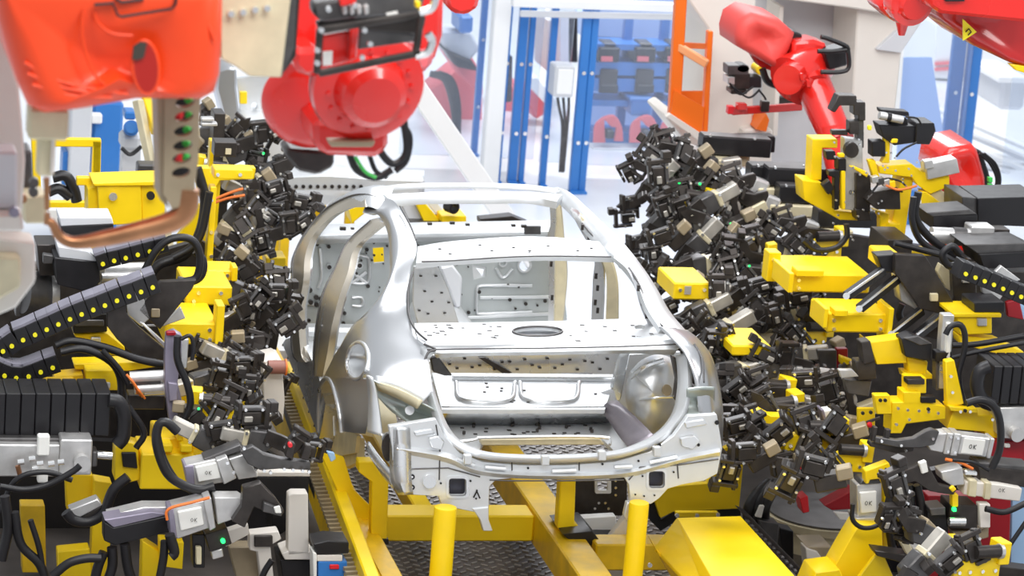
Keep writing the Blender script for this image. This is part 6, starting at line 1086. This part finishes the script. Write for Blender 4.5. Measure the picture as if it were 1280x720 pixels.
for nm, m, p, dy, th in (('cylinder', ALU, [(232, 582), (280, 572), (286, 602), (240, 610)], 0, .12), ('face_plate', STK, [(244, 584), (272, 578), (276, 598), (248, 603)], -.02, .02), ('end_plate', PURP, [(230, 583), (242, 582), (244, 608), (236, 610)], -.01, .12), ('top_lid', GRY, [(254, 574), (300, 556), (306, 562), (262, 578)], .02, .1), ('flange', ALU, [(270, 576), (284, 571), (296, 598), (280, 606)], -.03, .12), ('head', ALU, [(286, 574), (306, 568), (320, 590), (322, 596), (298, 600)], -.0, .1), ('long_arm', GRY, [(300, 564), (316, 558), (330, 568), (352, 574), (388, 578), (388, 588), (350, 586), (326, 588), (310, 580)], -.06, .05), ('tip_block', DRK, [(356, 570), (362, 552), (370, 556), (366, 576)], -.07, .05), ('tip_block', DRK, [(376, 574), (382, 556), (390, 558), (386, 576)], -.07, .05), ('red_cap', REDP, ell(363, 557, 3, 3, 10), -.1, .03)): PT(t, nm, m, p, .1+dy, th, .004)
bolts_ = MB()
for a, b in [(305, 560), (284, 578), (292, 590), (355, 586), (366, 587), (378, 588), (386, 589), (338, 590), (330, 588)]: p = U(a, b, y=.02); bolts_.cyl(p, p+V((0, -.012, 0)), .008, seg=8)
bolts_.build('cap_bolt', CHR, t)
c = U(258, 591, y=.07); okmark(t, c.x, c.z, c.y, .010)
simple('cream_cabinet', 'cream upright housing with a red-brown drum on top, beside left sill', 'cabinet', [('body', CRM, [(329, 458), (352, 450), (356, 500), (354, 526), (330, 524)], 0, .2), ('top', CRM, [(328, 452), (346, 448), (352, 452), (336, 458)], .02, .2)], 1.3)
MB().cyl(U(335, 459, y=1.25), U(356, 459, y=1.25), .035, seg=18).build('drum', mat('red_brown_rubber', (.30, .12, .09), 0, .5), [o for o in bpy.data.objects if o.name == 'cream_cabinet'][0]); MB().cyl(U(356, 459, y=1.25), U(358, 459, y=1.25), .042, seg=18).build('drum_flange', ORC, [o for o in bpy.data.objects if o.name == 'cream_cabinet'][0])
simple('cream_post', 'short cream square post on a black base, lower left of centre', 'post', [('post', CRM, [(361, 620), (366, 617), (385, 617), (386, 692), (360, 694)], 0, .08), ('base', CRM, [(352, 692), (362, 688), (392, 690), (394, 700), (356, 700)], .0, .15), ('black_base', BLK, [(350, 700), (396, 700), (396, 740), (356, 740)], .02, .2)], .3)
simple('cream_base_frame', 'cream angular base frame at the lower left of the black boxes', 'frame', [('top_arm', CRM, [(312, 668), (348, 664), (352, 674), (338, 682), (344, 740), (328, 740), (322, 690), (312, 688)], 0, .08), ('left_body', TAND, [(286, 684), (326, 684), (328, 720), (296, 724)], .1, .1), ('plate', DRK, R4(318, 670, 341, 684), -.02, .02), ('pale_tray', CRM, [(276, 666), (310, 655), (312, 668), (282, 684)], -.02, .05)], .2)
simple('black_cabinet', 'low black box with screws beneath the long grey gripper arm', 'cabinet', [('body', BLK, [(320, 596), (386, 596), (386, 640), (352, 668), (340, 668), (340, 640), (322, 636)], 0, .2), ('rim', CRM, [(322, 590), (386, 590), (388, 596), (320, 596)], .0, .2), ('bright_rim', STK, [(310, 588), (322, 590), (322, 597), (308, 596)], -.02, .04)], .7)
simple('battery_box', 'black and blue boxed unit at the bottom edge beside the rail', 'box', [('top', BLK, [(392, 680), (410, 676), (436, 678), (436, 692), (396, 694)], 0, .15), ('cream_band', CRM, R4(396, 694, 428, 702), .0, .12), ('blue_body', BLU, R4(398, 702, 434, 740), .0, .12), ('red_patch', REDP, R4(412, 706, 424, 712), -.01, .01), ('white_edge', STK, [(391, 690), (396, 692), (396, 740), (392, 740)], -.01, .1)], .1)
simple('dark_bracket', 'dark toothed bracket gripping the left body sill end', 'bracket', [('block', BLK, [(386, 548), (398, 546), (404, 556), (392, 562)], 0, .08), ('arm', DRK, [(398, 552), (414, 562), (418, 570), (404, 566)], .0, .05), ('clear_tip', BLUP, [(408, 564), (418, 566), (420, 574), (414, 578)], -.02, .02)], .5)
simple('junction_box', 'dark junction box with green light under the front gripper', 'box', [('body', DRK, [(256, 668), (284, 660), (290, 680), (262, 690)], 0, .1), ('green_light', GRN, ell(279, 677, 3, 3, 10), -.02, .02), ('grey_barrel', ALU, [(264, 690), (278, 686), (280, 696), (266, 700)], .0, .06), ('left_gauge', TAN, [(245, 684), (252, 684), (252, 706), (245, 706)], -.02, .03), ('left_body', BLK, [(240, 668), (256, 668), (256, 710), (242, 710)], .02, .1)], -.05)
simple('silver_slider', 'silver slider plate with mirror edge, lower left', 'slider', [('plate', ALU, [(86, 638), (122, 624), (128, 632), (98, 648)], 0, .08), ('end_face', DRK, [(98, 648), (128, 632), (128, 640), (100, 656)], .0, .08)], .3)
BLK_ = 'black hoses of the left-hand machine'
for i, (L, r, y, w_) in enumerate([([(246, 210), (256, 250), (250, 290), (232, 318), (200, 330), (186, 346)], .028, 2.6, 'thickest, curving down from the yellow column'), ([(262, 240), (252, 290), (238, 310), (216, 322)], .022, 2.5, 'second, beside the thickest one'), ([(180, 340), (196, 312), (216, 298), (240, 300), (250, 320), (246, 346), (230, 352)], .020, 1.4, 'looping right of the cable chain'), ([(244, 314), (254, 326), (252, 344), (240, 352), (222, 350)], .020, 1.5, 'small loop right of the bigger loop'), ([(66, 222), (82, 220), (92, 236), (96, 252)], .03, 3.0, 'looped inside the yellow tube frame'), ([(60, 240), (74, 236), (88, 246)], .03, 3.0, 'short one under the loop in the yellow tube frame'), ([(70, 432), (90, 426), (130, 434), (170, 448), (206, 456)], .020, .9, 'running right above the yellow block'), ([(76, 440), (104, 436), (136, 450), (150, 470), (152, 500)], .020, .85, 'bending down right of the yellow block'), ([(128, 438), (148, 460), (160, 480)], .014, .8, 'short one between the two longer hoses'), ([(222, 420), (222, 450), (234, 480), (238, 505), (230, 525)], .018, .6, 'hanging along the violet sensor bar'), ([(226, 424), (238, 420), (242, 436), (240, 450)], .010, .6, 'thin one over the top of the violet bar'), ([(222, 540), (208, 528), (198, 532), (196, 556), (208, 590), (228, 606), (250, 612), (268, 608)], .022, .0, 'arching over the front yellow mount'), ([(196, 540), (204, 572), (220, 600), (240, 614)], .016, .05, 'following the arch on its inner side'), ([(0, 608), (30, 612), (60, 606), (90, 590), (100, 582)], .016, .2, 'looping under the silver linear axis'), ([(0, 640), (20, 600), (56, 590), (90, 600)], .014, .25, 'thin loop under the linear axis'), ([(82, 640), (92, 650), (112, 652), (130, 640), (142, 612), (160, 596)], .026, .3, 'thick curve left of the black servo'), ([(18, 640), (26, 680), (50, 706), (60, 740)], .022, .1, 'hanging at the lower left'), ([(6, 620), (10, 660), (2, 700)], .024, .1, 'hanging leftmost'), ([(38, 650), (50, 690), (56, 740)], .014, .1, 'thin hanging one at lower left'), ([(66, 720), (86, 704), (108, 698), (126, 698)], .022, -.05, 'with bright ferrule at the bottom left'), ([(130, 690), (122, 710), (116, 740)], .024, .0, 'first of the three at the bottom'), ([(140, 684), (140, 710), (128, 740)], .024, .0, 'second of the three at the bottom'), ([(156, 680), (160, 710), (170, 740)], .024, .0, 'third of the three at the bottom'), ([(206, 676), (204, 700), (196, 740)], .02, -.15, 'hanging below the marked gripper'), ([(212, 668), (218, 690), (214, 696)], .024, -.18, 'short stub below the marked gripper'), ([(340, 700), (330, 716), (322, 740)], .016, .1, 'hanging in front of the cream base frame'), ([(160, 508), (180, 540), (170, 560)], .016, .6, 'running behind the yellow mount')]):
    HOSE(L, r, y, None, f'black hose {w_}', grp=BLK_)
for L, lb in (([(262, 252), (280, 244), (296, 238), (304, 236)], 'upper orange wire bridging to the left-hand clamps'), ([(262, 256), (284, 248), (306, 244)], 'lower orange wire bridging to the left-hand clamps')): tag(MB().tube([U(*q, y=3.0) for q in L], .008, 6).build('orange_wire', ORC), lb, 'wire')
tag(MB().tube([U(*q, y=-.25) for q in [(209, 650), (208, 640), (216, 634), (240, 628), (262, 622)]], .007, 6).build('orange_wire', ORC), 'orange wire curling over the front left gripper', 'wire')
# upper-left clamp tower pieces near the perforated arm
simple('ceramic_stack', 'pale striped connector stack left of the left-hand clamps', 'connector', [('block', ALU, R4(252, 148, 268, 152), 0, .06), ('block', ALU, R4(252, 154, 272, 158), 0, .06)], 3.3)
